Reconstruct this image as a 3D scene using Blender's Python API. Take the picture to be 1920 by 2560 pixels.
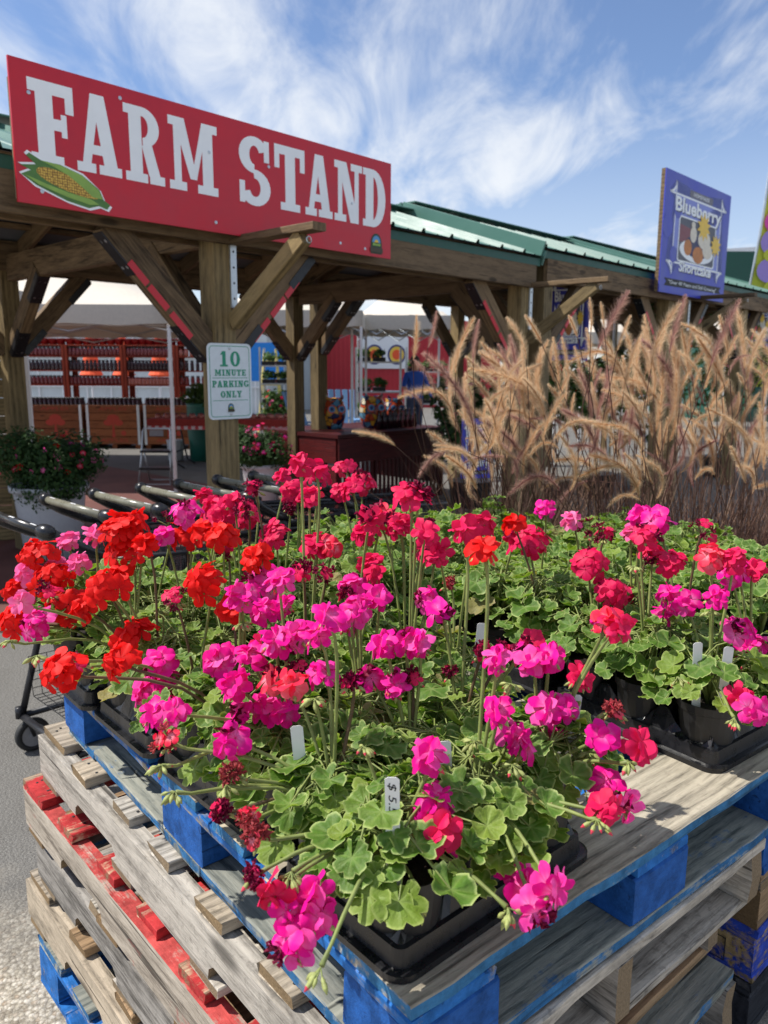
import bpy, bmesh, math, random
from mathutils import Vector, Matrix, Euler
R = math.radians
for o in list(bpy.data.objects): bpy.data.objects.remove(o)
SC = bpy.context.scene
COL = SC.collection
random.seed(7)

# ------------------------------------------------------------------ camera, sky, sun, exposure
FPX, TH, ROLL, CAMH = 1950.0, R(10.4), R(0.3), 1.54
cam_d = bpy.data.cameras.new('camera'); cam = bpy.data.objects.new('camera', cam_d); COL.objects.link(cam)
cam_d.sensor_fit = 'HORIZONTAL'; cam_d.sensor_width = 36; cam_d.lens = 36 * FPX / 1920
cam_d.clip_start = 0.05; cam_d.clip_end = 2000
cam.location = (0, 0, CAMH)
cam.rotation_euler = (Matrix.Rotation(R(90) - TH, 3, 'X') @ Matrix.Rotation(ROLL, 3, 'Z')).to_euler()
cam_d.dof.use_dof = True; cam_d.dof.focus_distance = 1.35; cam_d.dof.aperture_fstop = 9.5
SC.camera = cam
SUN = Vector((-0.99, 0.05, 0)).normalized() * math.cos(R(53)) + Vector((0, 0, math.sin(R(53))))
sd = bpy.data.lights.new('sun', 'SUN'); sd.energy = 5.0; sd.angle = R(0.53); sd.color = (1.0, 0.955, 0.88)
so = bpy.data.objects.new('sun', sd); COL.objects.link(so)
so.rotation_euler = SUN.to_track_quat('Z', 'Y').to_euler(); so.location = (-6, -2, 12)
W = bpy.data.worlds.new('World'); SC.world = W; W.use_nodes = True
def world():
    nt = W.node_tree; N = nt.nodes; L = nt.links; N.clear()
    out = N.new('ShaderNodeOutputWorld'); bg = N.new('ShaderNodeBackground'); bg.inputs[1].default_value = 0.105
    sky = N.new('ShaderNodeTexSky'); sky.sky_type = 'NISHITA'; sky.sun_disc = False
    sky.sun_elevation = R(53); sky.sun_rotation = math.atan2(SUN.x, SUN.y); sky.air_density = 1.0; sky.dust_density = 0.35; sky.ozone_density = 1.6
    tc = N.new('ShaderNodeTexCoord'); sep = N.new('ShaderNodeSeparateXYZ'); L.new(tc.outputs['Generated'], sep.inputs[0])
    mz = N.new('ShaderNodeMath'); mz.operation = 'MAXIMUM'; mz.inputs[1].default_value = 0.0; L.new(sep.outputs[2], mz.inputs[0])
    az = N.new('ShaderNodeMath'); az.operation = 'ADD'; az.inputs[1].default_value = 0.22; L.new(mz.outputs[0], az.inputs[0])
    dv = N.new('ShaderNodeVectorMath'); dv.operation = 'DIVIDE'
    cb = N.new('ShaderNodeCombineXYZ')
    for i in range(3): L.new(az.outputs[0], cb.inputs[i])
    L.new(tc.outputs['Generated'], dv.inputs[0]); L.new(cb.outputs[0], dv.inputs[1])
    def noise(scale, rotz, sx, sy, loc, detail, rough, dist):
        mp = N.new('ShaderNodeMapping'); mp.inputs['Rotation'].default_value = (0, 0, rotz); mp.inputs['Scale'].default_value = (sx, sy, 0.0)
        mp.inputs['Location'].default_value = (loc[0], loc[1], 0)
        L.new(dv.outputs[0], mp.inputs[0])
        n = N.new('ShaderNodeTexNoise'); n.inputs['Scale'].default_value = scale; n.inputs['Detail'].default_value = detail
        n.inputs['Roughness'].default_value = rough; n.inputs['Distortion'].default_value = dist; L.new(mp.outputs[0], n.inputs[0]); return n
    big = noise(1.15, 0.9, 1.0, 0.6, (0.9, 2.3), 4, 0.55, 0.4)
    fib = noise(2.3, 0.9, 1.9, 0.75, (1.0, 2.0), 9, 0.64, 0.6)
    def math_(op, a, b):
        m = N.new('ShaderNodeMath'); m.operation = op
        for i, v in enumerate((a, b)):
            if isinstance(v, (int, float)): m.inputs[i].default_value = v
            else: L.new(v, m.inputs[i])
        return m.outputs[0]
    s = math_('ADD', math_('MULTIPLY', big.outputs[0], 1.15), math_('MULTIPLY', fib.outputs[0], 0.75))
    mr = N.new('ShaderNodeMapRange'); mr.interpolation_type = 'SMOOTHSTEP'
    mr.inputs[1].default_value = 0.80; mr.inputs[2].default_value = 1.18; mr.inputs[3].default_value = 0.0; mr.inputs[4].default_value = 0.92; L.new(s, mr.inputs[0])
    hz = N.new('ShaderNodeMapRange'); hz.inputs[1].default_value = 0.0; hz.inputs[2].default_value = 0.3; hz.inputs[3].default_value = 0.55; hz.inputs[4].default_value = 0.03; L.new(mz.outputs[0], hz.inputs[0])
    mx = math_('MAXIMUM', mr.outputs[0], hz.outputs[0])
    mix = N.new('ShaderNodeMix'); mix.data_type = 'RGBA'; L.new(mx, mix.inputs['Factor']); 
    tint = N.new('ShaderNodeMix'); tint.data_type = 'RGBA'; tint.blend_type = 'MULTIPLY'; tint.inputs['Factor'].default_value = 1
    L.new(sky.outputs[0], tint.inputs['A']); tint.inputs['B'].default_value = (.93, 1.02, 1.2, 1)
    L.new(tint.outputs['Result'], mix.inputs['A']); mix.inputs['B'].default_value = (7.4, 7.7, 8.1, 1)
    L.new(mix.outputs['Result'], bg.inputs[0]); L.new(bg.outputs[0], out.inputs[0])
world()
SC.view_settings.view_transform = 'Standard'; SC.view_settings.look = 'None'; SC.view_settings.gamma = 1; SC.view_settings.exposure = 0.25
SC.render.resolution_x = 768; SC.render.resolution_y = 1024
SC.render.engine = 'CYCLES'

# ------------------------------------------------------------------ pixel rays -> points
def ray(u, v):
    a = (u - 960) / FPX; b = (v - 1280) / FPX
    c, s = math.cos(ROLL), math.sin(ROLL)
    a, b = a * c + b * s, -a * s + b * c
    return Vector((a, math.cos(TH) - b * math.sin(TH), -(math.sin(TH) + b * math.cos(TH))))
CP = Vector((0, 0, CAMH))
def atz(u, v, z): r = ray(u, v); return CP + r * ((z - CAMH) / r.z)
def atd(u, v, y): r = ray(u, v); return CP + r * (y / r.y)
# frames: building facade (s along, t inward) and pallet (a, b)
BANG = R(47); BP = Vector((-0.95, 4.57, 0)); BM = Matrix.Translation(BP) @ Matrix.Rotation(BANG, 4, 'Z')
def BF(s, t, z=0): return BM @ Vector((s, t, z))
PANG = R(41.5); PO = atz(965, 2535, .84); PM = Matrix.Translation((PO.x, PO.y, 0)) @ Matrix.Rotation(PANG, 4, 'Z')
def PF(a, b, z=0): return PM @ Vector((a, b, z))

# ------------------------------------------------------------------ mesh helpers
class MB:
    def __init__(s): s.v = []; s.f = []; s.m = []
    def add(s, vs, fs, mi=0):
        o = len(s.v); s.v += [tuple(v) for v in vs]; s.f += [tuple(i + o for i in f) for f in fs]; s.m += [mi] * len(fs)
    def box(s, c, d, rot=None, mi=0):
        hx, hy, hz = d[0] / 2, d[1] / 2, d[2] / 2
        vs = [Vector((x, y, z)) for x in (-hx, hx) for y in (-hy, hy) for z in (-hz, hz)]
        if rot is not None: vs = [rot @ v for v in vs]
        c = Vector(c); vs = [v + c for v in vs]
        s.add(vs, [(0, 1, 3, 2), (4, 6, 7, 5), (0, 4, 5, 1), (2, 3, 7, 6), (0, 2, 6, 4), (1, 5, 7, 3)], mi)
    def tube(s, pts, r, n=8, mi=0, caps=True):
        pts = [Vector(p) for p in pts]; k = len(pts); rs = r if isinstance(r, (list, tuple)) else [r] * k
        vs = []; prev = None
        for i, p in enumerate(pts):
            t = (pts[min(i + 1, k - 1)] - pts[max(i - 1, 0)]); t = t.normalized() if t.length > 1e-9 else Vector((0, 0, 1))
            if prev is None:
                u = t.orthogonal().normalized()
            else:
                u = prev - t * prev.dot(t); u = u.normalized() if u.length > 1e-6 else t.orthogonal().normalized()
            prev = u; w = t.cross(u)
            for j in range(n):
                a = 2 * math.pi * j / n; vs.append(p + (u * math.cos(a) + w * math.sin(a)) * rs[i])
        fs = [(i * n + j, i * n + (j + 1) % n, (i + 1) * n + (j + 1) % n, (i + 1) * n + j) for i in range(k - 1) for j in range(n)]
        if caps: fs += [tuple(range(n - 1, -1, -1)), tuple((k - 1) * n + j for j in range(n))]
        s.add(vs, fs, mi)
    def lathe(s, prof, n=20, c=(0, 0, 0), mi=0, cap0=False, cap1=False):
        c = Vector(c); vs = []; k = len(prof)
        for r, z in prof:
            for j in range(n):
                a = 2 * math.pi * j / n; vs.append(c + Vector((r * math.cos(a), r * math.sin(a), z)))
        fs = [(i * n + j, i * n + (j + 1) % n, (i + 1) * n + (j + 1) % n, (i + 1) * n + j) for i in range(k - 1) for j in range(n)]
        if cap0: fs.append(tuple(range(n - 1, -1, -1)))
        if cap1: fs.append(tuple((k - 1) * n + j for j in range(n)))
        s.add(vs, fs, mi)
    def prism(s, poly, z0, z1, mi=0, M=None):
        n = len(poly); vs = [Vector((p[0], p[1], z0)) for p in poly] + [Vector((p[0], p[1], z1)) for p in poly]
        if M is not None: vs = [M @ v for v in vs]
        s.add(vs, [tuple(range(n - 1, -1, -1)), tuple(range(n, 2 * n))] + [(i, (i + 1) % n, n + (i + 1) % n, n + i) for i in range(n)], mi)
    def mesh(s, name, mats, smooth=False):
        me = bpy.data.meshes.new(name); me.from_pydata(s.v, [], s.f); me.update()
        for m in (mats if isinstance(mats, (list, tuple)) else [mats]): me.materials.append(m)
        if max(s.m, default=0): me.polygons.foreach_set('material_index', s.m)
        if smooth: me.polygons.foreach_set('use_smooth', [True] * len(me.polygons))
        return me
    def build(s, name, mats, parent=None, smooth=False, loc=None, rot=None):
        return obj(name, s.mesh(name, mats, smooth), parent, loc, rot)
def obj(name, me, parent=None, loc=None, rot=None, scale=None):
    o = bpy.data.objects.new(name, me); COL.objects.link(o)
    if parent is not None: o.parent = parent
    if loc is not None: o.location = loc
    if rot is not None: o.rotation_euler = rot
    if scale is not None: o.scale = (scale,) * 3 if isinstance(scale, (int, float)) else scale
    return o
def tag(o, label=None, cat=None, group=None, kind=None):
    if label: o['label'] = label
    if cat: o['category'] = cat
    if group: o['group'] = group
    if kind: o['kind'] = kind
    return o
def thing(name, label, cat, loc=(0, 0, 0), rz=0.0, group=None):
    o = bpy.data.objects.new(name, None); COL.objects.link(o); o.empty_display_size = .05
    o.location = loc; o.rotation_euler = (0, 0, rz); return tag(o, label, cat, group)
def lumber_mesh(name, L, w, h, mat, jit=0.0, seed=0, ch=.0025, nseg=1, ends=None):
    # a board along X with chamfered long edges; jit roughens the outline
    rnd = random.Random(seed); m = MB(); vs = []
    sec = [(-w/2+ch, -h/2), (w/2-ch, -h/2), (w/2, -h/2+ch), (w/2, h/2-ch), (w/2-ch, h/2), (-w/2+ch, h/2), (-w/2, h/2-ch), (-w/2, -h/2+ch)]
    wob = [0, 0]
    for i in range(nseg + 1):
        x = -L/2 + L * i / nseg
        dy = rnd.uniform(-jit, jit); dz = rnd.uniform(-jit, jit) * .6
        for k, (y, z) in enumerate(sec):
            ex = rnd.uniform(-jit, jit) * 1.2 if i in (0, nseg) else 0
            vs.append((x + ex, y + dy + rnd.uniform(-jit, jit) * .5, z + dz))
    fs = [(i*8+j, i*8+(j+1) % 8, (i+1)*8+(j+1) % 8, (i+1)*8+j) for i in range(nseg) for j in range(8)]
    fs += [tuple(range(7, -1, -1)), tuple(nseg*8+j for j in range(8))]
    m.add(vs, fs); return m.mesh(name, mat)
SEED = [100]
def board(name, c, L, w, h, mat, parent=None, rz=0.0, jit=0.0, nseg=1, ch=.0025, tilt=(0, 0)):
    SEED[0] += 1
    return obj(name, lumber_mesh(name, L, w, h, mat, jit, SEED[0], ch, nseg), parent, c, (tilt[0], tilt[1], rz))
def beam(name, p0, p1, w, h, mat, parent=None, up=Vector((0, 0, 1)), ch=.004):
    # timber from p0 to p1: w across, h along 'up'
    p0 = Vector(p0); p1 = Vector(p1); x = (p1 - p0); L = x.length; x.normalize()
    y = up.cross(x)
    if y.length < 1e-4: y = Vector((0, 1, 0))
    y.normalize(); z = x.cross(y)
    SEED[0] += 1
    o = obj(name, lumber_mesh(name, L, w, h, mat, 0, SEED[0], ch), parent)
    M = Matrix((x, y, z)).transposed().to_4x4(); M.translation = (p0 + p1) / 2
    o.matrix_basis = M; return o

# ------------------------------------------------------------------ materials
MATS = {}
def lin(c): return tuple(x / 12.92 if x <= .04045 else ((x + .055) / 1.055) ** 2.4 for x in c)
def srgb(r, g, b): return lin((r / 255, g / 255, b / 255))
class NT:
    def __init__(s, name):
        s.m = bpy.data.materials.new(name); s.m.use_nodes = True; s.t = s.m.node_tree; s.N = s.t.nodes; s.L = s.t.links
        s.N.clear(); s.out = s.N.new('ShaderNodeOutputMaterial'); MATS[name] = s.m
    def n(s, t, **k):
        x = s.N.new('ShaderNode' + t)
        for a, b in k.items(): setattr(x, a, b)
        return x
    def set(s, sock, v):
        if isinstance(v, bpy.types.NodeSocket): s.L.new(v, sock)
        elif isinstance(v, (tuple, list)) and len(v) == 3 and sock.type == 'RGBA': sock.default_value = (*v, 1)
        else: sock.default_value = v
    def noise(s, vec, scale, detail=4, rough=.5, dist=0, color=False):
        x = s.n('TexNoise'); s.set(x.inputs['Vector'], vec); x.inputs['Scale'].default_value = scale; x.inputs['Detail'].default_value = detail
        x.inputs['Roughness'].default_value = rough; x.inputs['Distortion'].default_value = dist; return x.outputs[1 if color else 0]
    def mapping(s, vec, sc=(1, 1, 1), loc=(0, 0, 0), rot=(0, 0, 0)):
        x = s.n('Mapping'); s.set(x.inputs[0], vec); x.inputs['Scale'].default_value = sc; x.inputs['Location'].default_value = loc; x.inputs['Rotation'].default_value = rot; return x.outputs[0]
    def ramp(s, f, stops):
        x = s.n('ValToRGB'); s.set(x.inputs[0], f); e = x.color_ramp.elements
        while len(e) < len(stops): e.new(.5)
        for i, (p, c) in enumerate(stops): e[i].position = p; e[i].color = (*c, 1) if len(c) == 3 else c
        return x.outputs[0]
    def mr(s, f, a, b, c=0., d=1., smooth=False):
        x = s.n('MapRange'); s.set(x.inputs[0], f)
        if smooth: x.interpolation_type = 'SMOOTHSTEP'
        for i, v in enumerate((a, b, c, d)): s.set(x.inputs[i + 1], v)
        return x.outputs[0]
    def mix(s, f, a, b, mode='MIX'):
        x = s.n('Mix', data_type='RGBA', blend_type=mode); s.set(x.inputs['Factor'], f); s.set(x.inputs['A'], a); s.set(x.inputs['B'], b); return x.outputs['Result']
    def math(s, op, a, b=0.):
        x = s.n('Math', operation=op); s.set(x.inputs[0], a); s.set(x.inputs[1], b); return x.outputs[0]
    def bump(s, h, st=.3, d=.01):
        x = s.n('Bump'); s.set(x.inputs['Height'], h); x.inputs['Strength'].default_value = st; x.inputs['Distance'].default_value = d; return x.outputs[0]
    def coord(s, which='Object'): return s.n('TexCoord').outputs[which]
    def rand(s): return s.n('ObjectInfo').outputs['Random']
    def shift(s, vec, k=37.):
        a = s.n('VectorMath', operation='ADD'); c = s.n('CombineXYZ'); r = s.math('MULTIPLY', s.rand(), k)
        for i in range(3): s.L.new(r, c.inputs[i])
        s.set(a.inputs[0], vec); s.L.new(c.outputs[0], a.inputs[1]); return a.outputs[0]
    def pbr(s, col, rough=.6, normal=None, metal=0., spec=.5, **k):
        x = s.n('BsdfPrincipled'); s.set(x.inputs['Base Color'], col); s.set(x.inputs['Roughness'], rough); s.set(x.inputs['Metallic'], metal)
        s.set(x.inputs['Specular IOR Level'], spec)
        if normal is not None: s.set(x.inputs['Normal'], normal)
        for a, b in k.items(): s.set(x.inputs[a.replace('_', ' ')], b)
        s.L.new(x.outputs[0], s.out.inputs[0]); return x
def simple(name, c, rough=.6, metal=0., var=.12, scale=30., spec=.5, bump=0.):
    t = NT(name); v = t.shift(t.coord()); nz = t.noise(v, scale, 5, .6)
    c2 = tuple(x * (1 - var) for x in c); c3 = tuple(min(1, x * (1 + var)) for x in c)
    col = t.ramp(nz, [(.3, c2), (.7, c3)])
    t.pbr(col, t.mr(nz, .3, .7, max(.05, rough - .08), min(1, rough + .08)), t.bump(nz, bump, .004) if bump else None, metal, spec); return t.m
def wood(name, c1, c2, paint=None, amt=0., worn_top=0., rough=.75, gscale=1., stain=.35, ends=None, knots=True, dark=None):
    t = NT(name); co = t.coord(); v = t.shift(co)
    g = t.noise(t.mapping(v, (4.5 * gscale, 48 * gscale, 48 * gscale)), 1., 9, .68, .9)
    g2 = t.noise(t.mapping(v, (22 * gscale, 260 * gscale, 260 * gscale)), 1., 4, .6)
    w = t.n('TexWave', wave_type='BANDS', bands_direction='Y'); t.set(w.inputs[0], t.mapping(v, (.35, 9 * gscale, 9 * gscale)))
    w.inputs['Scale'].default_value = 1.6; w.inputs['Distortion'].default_value = 5; w.inputs['Detail'].default_value = 3; w.inputs['Detail Scale'].default_value = .8
    gg = t.math('ADD', t.math('MULTIPLY', g, .62), t.math('MULTIPLY', w.outputs[1], .12))
    gg = t.math('ADD', gg, t.math('MULTIPLY', g2, .34))
    col = t.ramp(gg, [(.38, tuple(x * .7 for x in c1)), (.5, tuple((a + b) / 2 for a, b in zip(c1, c2))), (.64, c2)])
    big = t.noise(t.mapping(v, (5, 11, 11)), 1., 6, .68)
    col = t.mix(t.mr(big, .5, .72, 0, stain), col, dark or tuple(x * .35 for x in c1))
    hb = t.math('ADD', t.math('MULTIPLY', g, .7), t.math('MULTIPLY', g2, .5))
    if knots:
        vo = t.n('TexVoronoi'); t.set(vo.inputs['Vector'], t.mapping(v, (2.2, 7, 7))); vo.inputs['Scale'].default_value = 1.
        kn = t.mr(vo.outputs['Distance'], .07, .16, 1, 0, True); col = t.mix(t.math('MULTIPLY', kn, .75), col, tuple(x * .3 for x in c1))
    sp = t.noise(v, 55., 5, .7); col = t.mix(t.mr(sp, .55, .75, 0, stain * .8), col, tuple(x * .4 for x in c1))
    # long drying cracks
    cr = t.noise(t.mapping(v, (2.2, 60, 60)), 1., 2, .5, .3); cm = t.mr(cr, .66, .72, 0, .8); col = t.mix(cm, col, tuple(x * .18 for x in c1))
    br = t.mix(1., col, t.ramp(t.rand(), [(0, (.72, .72, .74)), (1, (1.22, 1.18, 1.12))]), 'MULTIPLY'); col = br
    nz = t.n('SeparateXYZ'); t.set(nz.inputs[0], t.coord('Normal'))
    if ends:
        ex = t.mr(t.math('ABSOLUTE', nz.outputs[0]), .8, .95); en = t.noise(v, 260., 3, .7)
        col = t.mix(ex, col, t.ramp(en, [(.3, tuple(x * .55 for x in ends)), (.7, ends)]))
    if paint:
        pn = t.noise(t.mapping(v, (4, 34, 34)), 1., 6, .7, .4); pb = t.noise(v, 9., 4, .6)
        m = t.math('ADD', t.math('ADD', t.math('MULTIPLY', pn, .5), t.math('MULTIPLY', pb, .5)), t.math('MULTIPLY', t.noise(v, 60., 4, .7), .2))
        m = t.math('ADD', m, t.math('MULTIPLY', t.math('MAXIMUM', nz.outputs[2], 0.), -worn_top))
        pm = t.mr(m, .72 - amt * .5, .80 - amt * .5)
        pv = t.mix(t.mr(t.noise(v, 22., 6, .72), .35, .68), tuple(x * .5 for x in paint), tuple(min(1, x * 1.2 + .015) for x in paint))
        pv = t.mix(t.math('MULTIPLY', cm, .8), pv, tuple(x * .2 for x in paint))
        col = t.mix(pm, col, pv)
    t.pbr(col, rough, t.bump(t.math('SUBTRACT', hb, t.math('MULTIPLY', cm, .6)), .55, .004), 0, .25); return t.m
TREATED = wood('treated_lumber', srgb(78, 64, 48), srgb(132, 111, 84), stain=.3, rough=.7, gscale=.6)
TREATED_G = wood('treated_lumber_green', srgb(92, 80, 56), srgb(148, 129, 92), stain=.25, rough=.7, gscale=.6)
GREYW = wood('weathered_grey', srgb(106, 102, 96), srgb(188, 183, 174), stain=.7, ends=srgb(140, 122, 98))
TANW = wood('weathered_tan', srgb(104, 96, 84), srgb(180, 168, 150), stain=.7, ends=srgb(140, 118, 88))
BROWNW = wood('weathered_brown', srgb(86, 68, 48), srgb(160, 134, 104), stain=.4, ends=srgb(130, 106, 76))
REDW = wood('red_worn', srgb(140, 118, 96), srgb(200, 178, 150), srgb(182, 44, 46), .44, 0, ends=srgb(140, 120, 92), knots=False)
REDSTR = wood('red_overspray', srgb(128, 118, 106), srgb(204, 194, 178), srgb(190, 72, 68), .02, -.22, knots=True, ends=srgb(140, 120, 92))
BLUEP = wood('blue_paint', srgb(110, 105, 90), srgb(170, 160, 140), srgb(20, 104, 180), .46, 0, knots=False)
BLUETOP = wood('blue_worn_deck', srgb(112, 106, 94), srgb(182, 174, 156), srgb(44, 112, 160), .54, .33, ends=None)
BLUEMID = wood('blue_faded_board', srgb(92, 100, 98), srgb(150, 152, 142), srgb(36, 104, 156), .42, .16)
BLUEDK = wood('blue_block', srgb(40, 60, 90), srgb(70, 90, 120), srgb(12, 84, 160), .8, 0, knots=False)
BLUESTAMP = wood('blue_stencilled', srgb(130, 112, 80), srgb(180, 156, 112), srgb(38, 70, 178), .36, 0, knots=False)
BLACKW = wood('black_stained', srgb(30, 32, 38), srgb(58, 60, 66), stain=.3, knots=False)
DKRED = wood('dark_red_paint', srgb(52, 16, 18), srgb(92, 28, 28), stain=.2, knots=False, rough=.5)
CRATEW = wood('crate_wood', srgb(108, 62, 38), srgb(150, 92, 58), stain=.2)
SHELFW = wood('red_shelf_wood', srgb(120, 48, 32), srgb(160, 70, 48), stain=.2, knots=False)
BLACKPL = simple('black_plastic', (.012, .012, .014), .3, spec=.45, var=.4, scale=60)
POTPL = simple('black_pot_plastic', (.011, .011, .012), .45, var=.4, scale=60)
BLACKMET = simple('black_steel', (.012, .012, .015), .42, spec=.5)
GALV = simple('galvanised', (.55, .58, .6), .38, .8, .12, 40)
CHROME = simple('bare_steel', (.5, .5, .52), .3, .9)
RUBBER = simple('rubber', (.02, .02, .02), .7)
GREYPL = simple('grey_plastic', (.25, .25, .26), .5)
WHITEPL = simple('white_plastic', (.66, .68, .7), .45, var=.05)
WHITEP = simple('white_paint', (.8, .8, .8), .5, var=.04)
SOIL = simple('soil', (.02, .013, .008), .95, var=.6, scale=220, bump=1.)
REDTAPE = simple('red_tape', srgb(205, 40, 55), .4, var=.06)
SIGNRED = simple('sign_red', srgb(196, 24, 44), .38, var=.06, scale=8)
SIGNWHITE = simple('sign_white', (.88, .91, .93), .42, var=.04, scale=8)
SIGNGREEN = simple('sign_green', srgb(40, 150, 115), .5, var=.04)
SIGNBLUE = simple('sign_blue', srgb(58, 66, 178), .4, var=.12, scale=3)
SIGNBLUEL = simple('sign_blue_light', srgb(122, 132, 208), .4, var=.1, scale=3)
SIGNNAVY = simple('sign_navy', srgb(34, 40, 110), .45, var=.1)
BLACKINK = simple('black_ink', (.015, .015, .018), .6)
GREYINK = simple('grey_print', srgb(110, 108, 120), .5)
CANVAS = simple('tent_canvas', srgb(205, 196, 182), .8, var=.06)
REDCLAD = simple('red_cladding', srgb(190, 40, 52), .5, var=.06)
BLUETAR = simple('blue_sheet', srgb(30, 130, 215), .6)
DKGREEN = simple('dark_green', srgb(26, 80, 66), .5)
BARRELG = simple('barrel_green', srgb(30, 104, 88), .5)
ORANGE = simple('orange_cloth', srgb(238, 92, 50), .8)
YELLOWP = simple('yellow_print', srgb(236, 196, 70), .5)
SKINM = simple('skin', srgb(196, 140, 112), .6)
SHIRT = simple('blue_shirt', srgb(28, 74, 160), .85)
HAIR = simple('hair_dark', srgb(60, 44, 34), .8)
JEANS = simple('jeans', srgb(50, 60, 86), .9)
GLASSRED = simple('jar_red', srgb(120, 40, 40), .2, spec=.6, var=.2)
GLASSPINK = simple('jar_pink', srgb(176, 100, 84), .2, spec=.6, var=.2)
GLASSDK = simple('jar_dark', srgb(52, 26, 34), .2, spec=.6, var=.2)
LIDM = simple('jar_lid', (.03, .03, .03), .35)
REDPOT = simple('red_glazed', srgb(130, 18, 24), .3)
CREAM = simple('cream_print', srgb(226, 218, 200), .6)
BISCUIT = simple('biscuit_print', srgb(196, 128, 74), .6, var=.25, scale=18)
BERRY = simple('berry_print', srgb(44, 46, 88), .5, var=.3, scale=20)
HUSKL = simple('husk_light', srgb(140, 176, 84), .6, var=.16, scale=14)
HUSKD = simple('husk_dark', srgb(82, 124, 62), .6, var=.2, scale=14)
LILAC = simple('lilac_print', srgb(164, 136, 206), .6, var=.08)
LIMEP = simple('lime_print', srgb(196, 196, 60), .6, var=.08)
PINKP = simple('pink_print', srgb(226, 76, 164), .6, var=.08)
def floor_mat():
    t = NT('shelter_floor'); v = t.coord(); n = t.noise(v, 1.5, 6, .6); n2 = t.noise(v, 60, 3, .6)
    c = t.mix(t.mr(n, .35, .7), srgb(96, 56, 50), srgb(122, 76, 66)); c = t.mix(t.math('MULTIPLY', n2, .3), c, srgb(80, 50, 46)); t.pbr(c, .8, t.bump(n2, .2, .003)); return t.m
def ground_mat():
    t = NT('asphalt'); v = t.coord()
    vo = t.n('TexVoronoi'); t.set(vo.inputs['Vector'], v); vo.inputs['Scale'].default_value = 95
    vo2 = t.n('TexVoronoi'); t.set(vo2.inputs['Vector'], v); vo2.inputs['Scale'].default_value = 190
    big = t.noise(v, 1.7, 6, .65); fine = t.noise(v, 240, 3, .7)
    dark = t.ramp(fine, [(.3, srgb(66, 65, 64)), (.52, srgb(112, 110, 106)), (.75, srgb(172, 168, 160))])
    sp = t.n('SeparateColor'); t.set(sp.inputs[0], vo.outputs['Color'])
    agg = t.ramp(sp.outputs[0], [(0, srgb(132, 120, 102)), (.4, srgb(178, 168, 148)), (.75, srgb(214, 206, 190)), (1, srgb(160, 140, 116))])
    sp2 = t.n('SeparateColor'); t.set(sp2.inputs[0], vo2.outputs['Color'])
    agg = t.mix(.35, agg, t.ramp(sp2.outputs[1], [(0, srgb(120, 110, 96)), (1, srgb(226, 220, 206))]))
    agg = t.mix(t.mr(vo.outputs['Distance'], .35, .75, 0, .5), agg, srgb(92, 84, 72))
    s = t.n('SeparateXYZ'); t.set(s.inputs[0], v)
    f = t.math('ADD', s.outputs[1], t.math('MULTIPLY', big, 1.0)); f = t.math('ADD', f, t.math('MULTIPLY', s.outputs[0], .25))
    m = t.mr(f, 2.02, 2.42, 1, 0)
    c = t.mix(m, dark, agg)
    c = t.mix(t.mr(big, .5, .75, 0, .35), c, srgb(70, 66, 60))
    h = t.math('ADD', t.math('MULTIPLY', vo.outputs['Distance'], -1.), t.math('MULTIPLY', fine, .6))
    t.pbr(c, .9, t.bump(h, .7, .004), 0, .2); return t.m
GROUND = ground_mat(); FLOORM = floor_mat()
def leaf_mat(name, base, edge, yel):
    t = NT(name); e = t.n('Attribute', attribute_name='edge').outputs['Fac']; v = t.shift(t.coord(), 9.)
    n = t.noise(v, 2.2, 4, .6); r = t.rand()
    c = t.mix(t.mr(n, .3, .75), tuple(x * .7 for x in base), tuple(x * 1.25 for x in base))
    c = t.mix(t.mr(e, .38, .62, 0, .45, True), c, tuple(x * .72 for x in base))
    c = t.mix(t.mr(e, .62, .8, 0, .5, True), c, base)
    c = t.mix(t.mr(e, .84, 1., 0, .95, True), c, edge)
    c = t.mix(t.mr(r, .55, 1., 0, .55), c, yel)
    vein = t.n('Attribute', attribute_name='vein').outputs['Fac']
    c = t.mix(t.math('MULTIPLY', vein, .38), c, edge)
    b = t.n('BsdfPrincipled'); t.set(b.inputs['Base Color'], c); b.inputs['Roughness'].default_value = .55; b.inputs['Specular IOR Level'].default_value = .3
    t.set(b.inputs['Normal'], t.bump(t.math('SUBTRACT', t.math('MULTIPLY', n, .5), t.math('MULTIPLY', vein, .5)), .35, .02))
    tr = t.n('BsdfTranslucent'); t.set(tr.inputs[0], t.mix(1., c, (1.5, 1.7, .5), 'MULTIPLY'))
    ms = t.n('MixShader'); ms.inputs[0].default_value = .3; t.L.new(b.outputs[0], ms.inputs[1]); t.L.new(tr.outputs[0], ms.inputs[2]); t.L.new(ms.outputs[0], t.out.inputs[0]); return t.m
LEAF = leaf_mat('geranium_leaf', (.10, .20, .026), (.42, .50, .18), (.29, .36, .05))
LEAFDRY = leaf_mat('geranium_leaf_dry', (.26, .24, .08), (.36, .30, .14), (.32, .22, .07))
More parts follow.
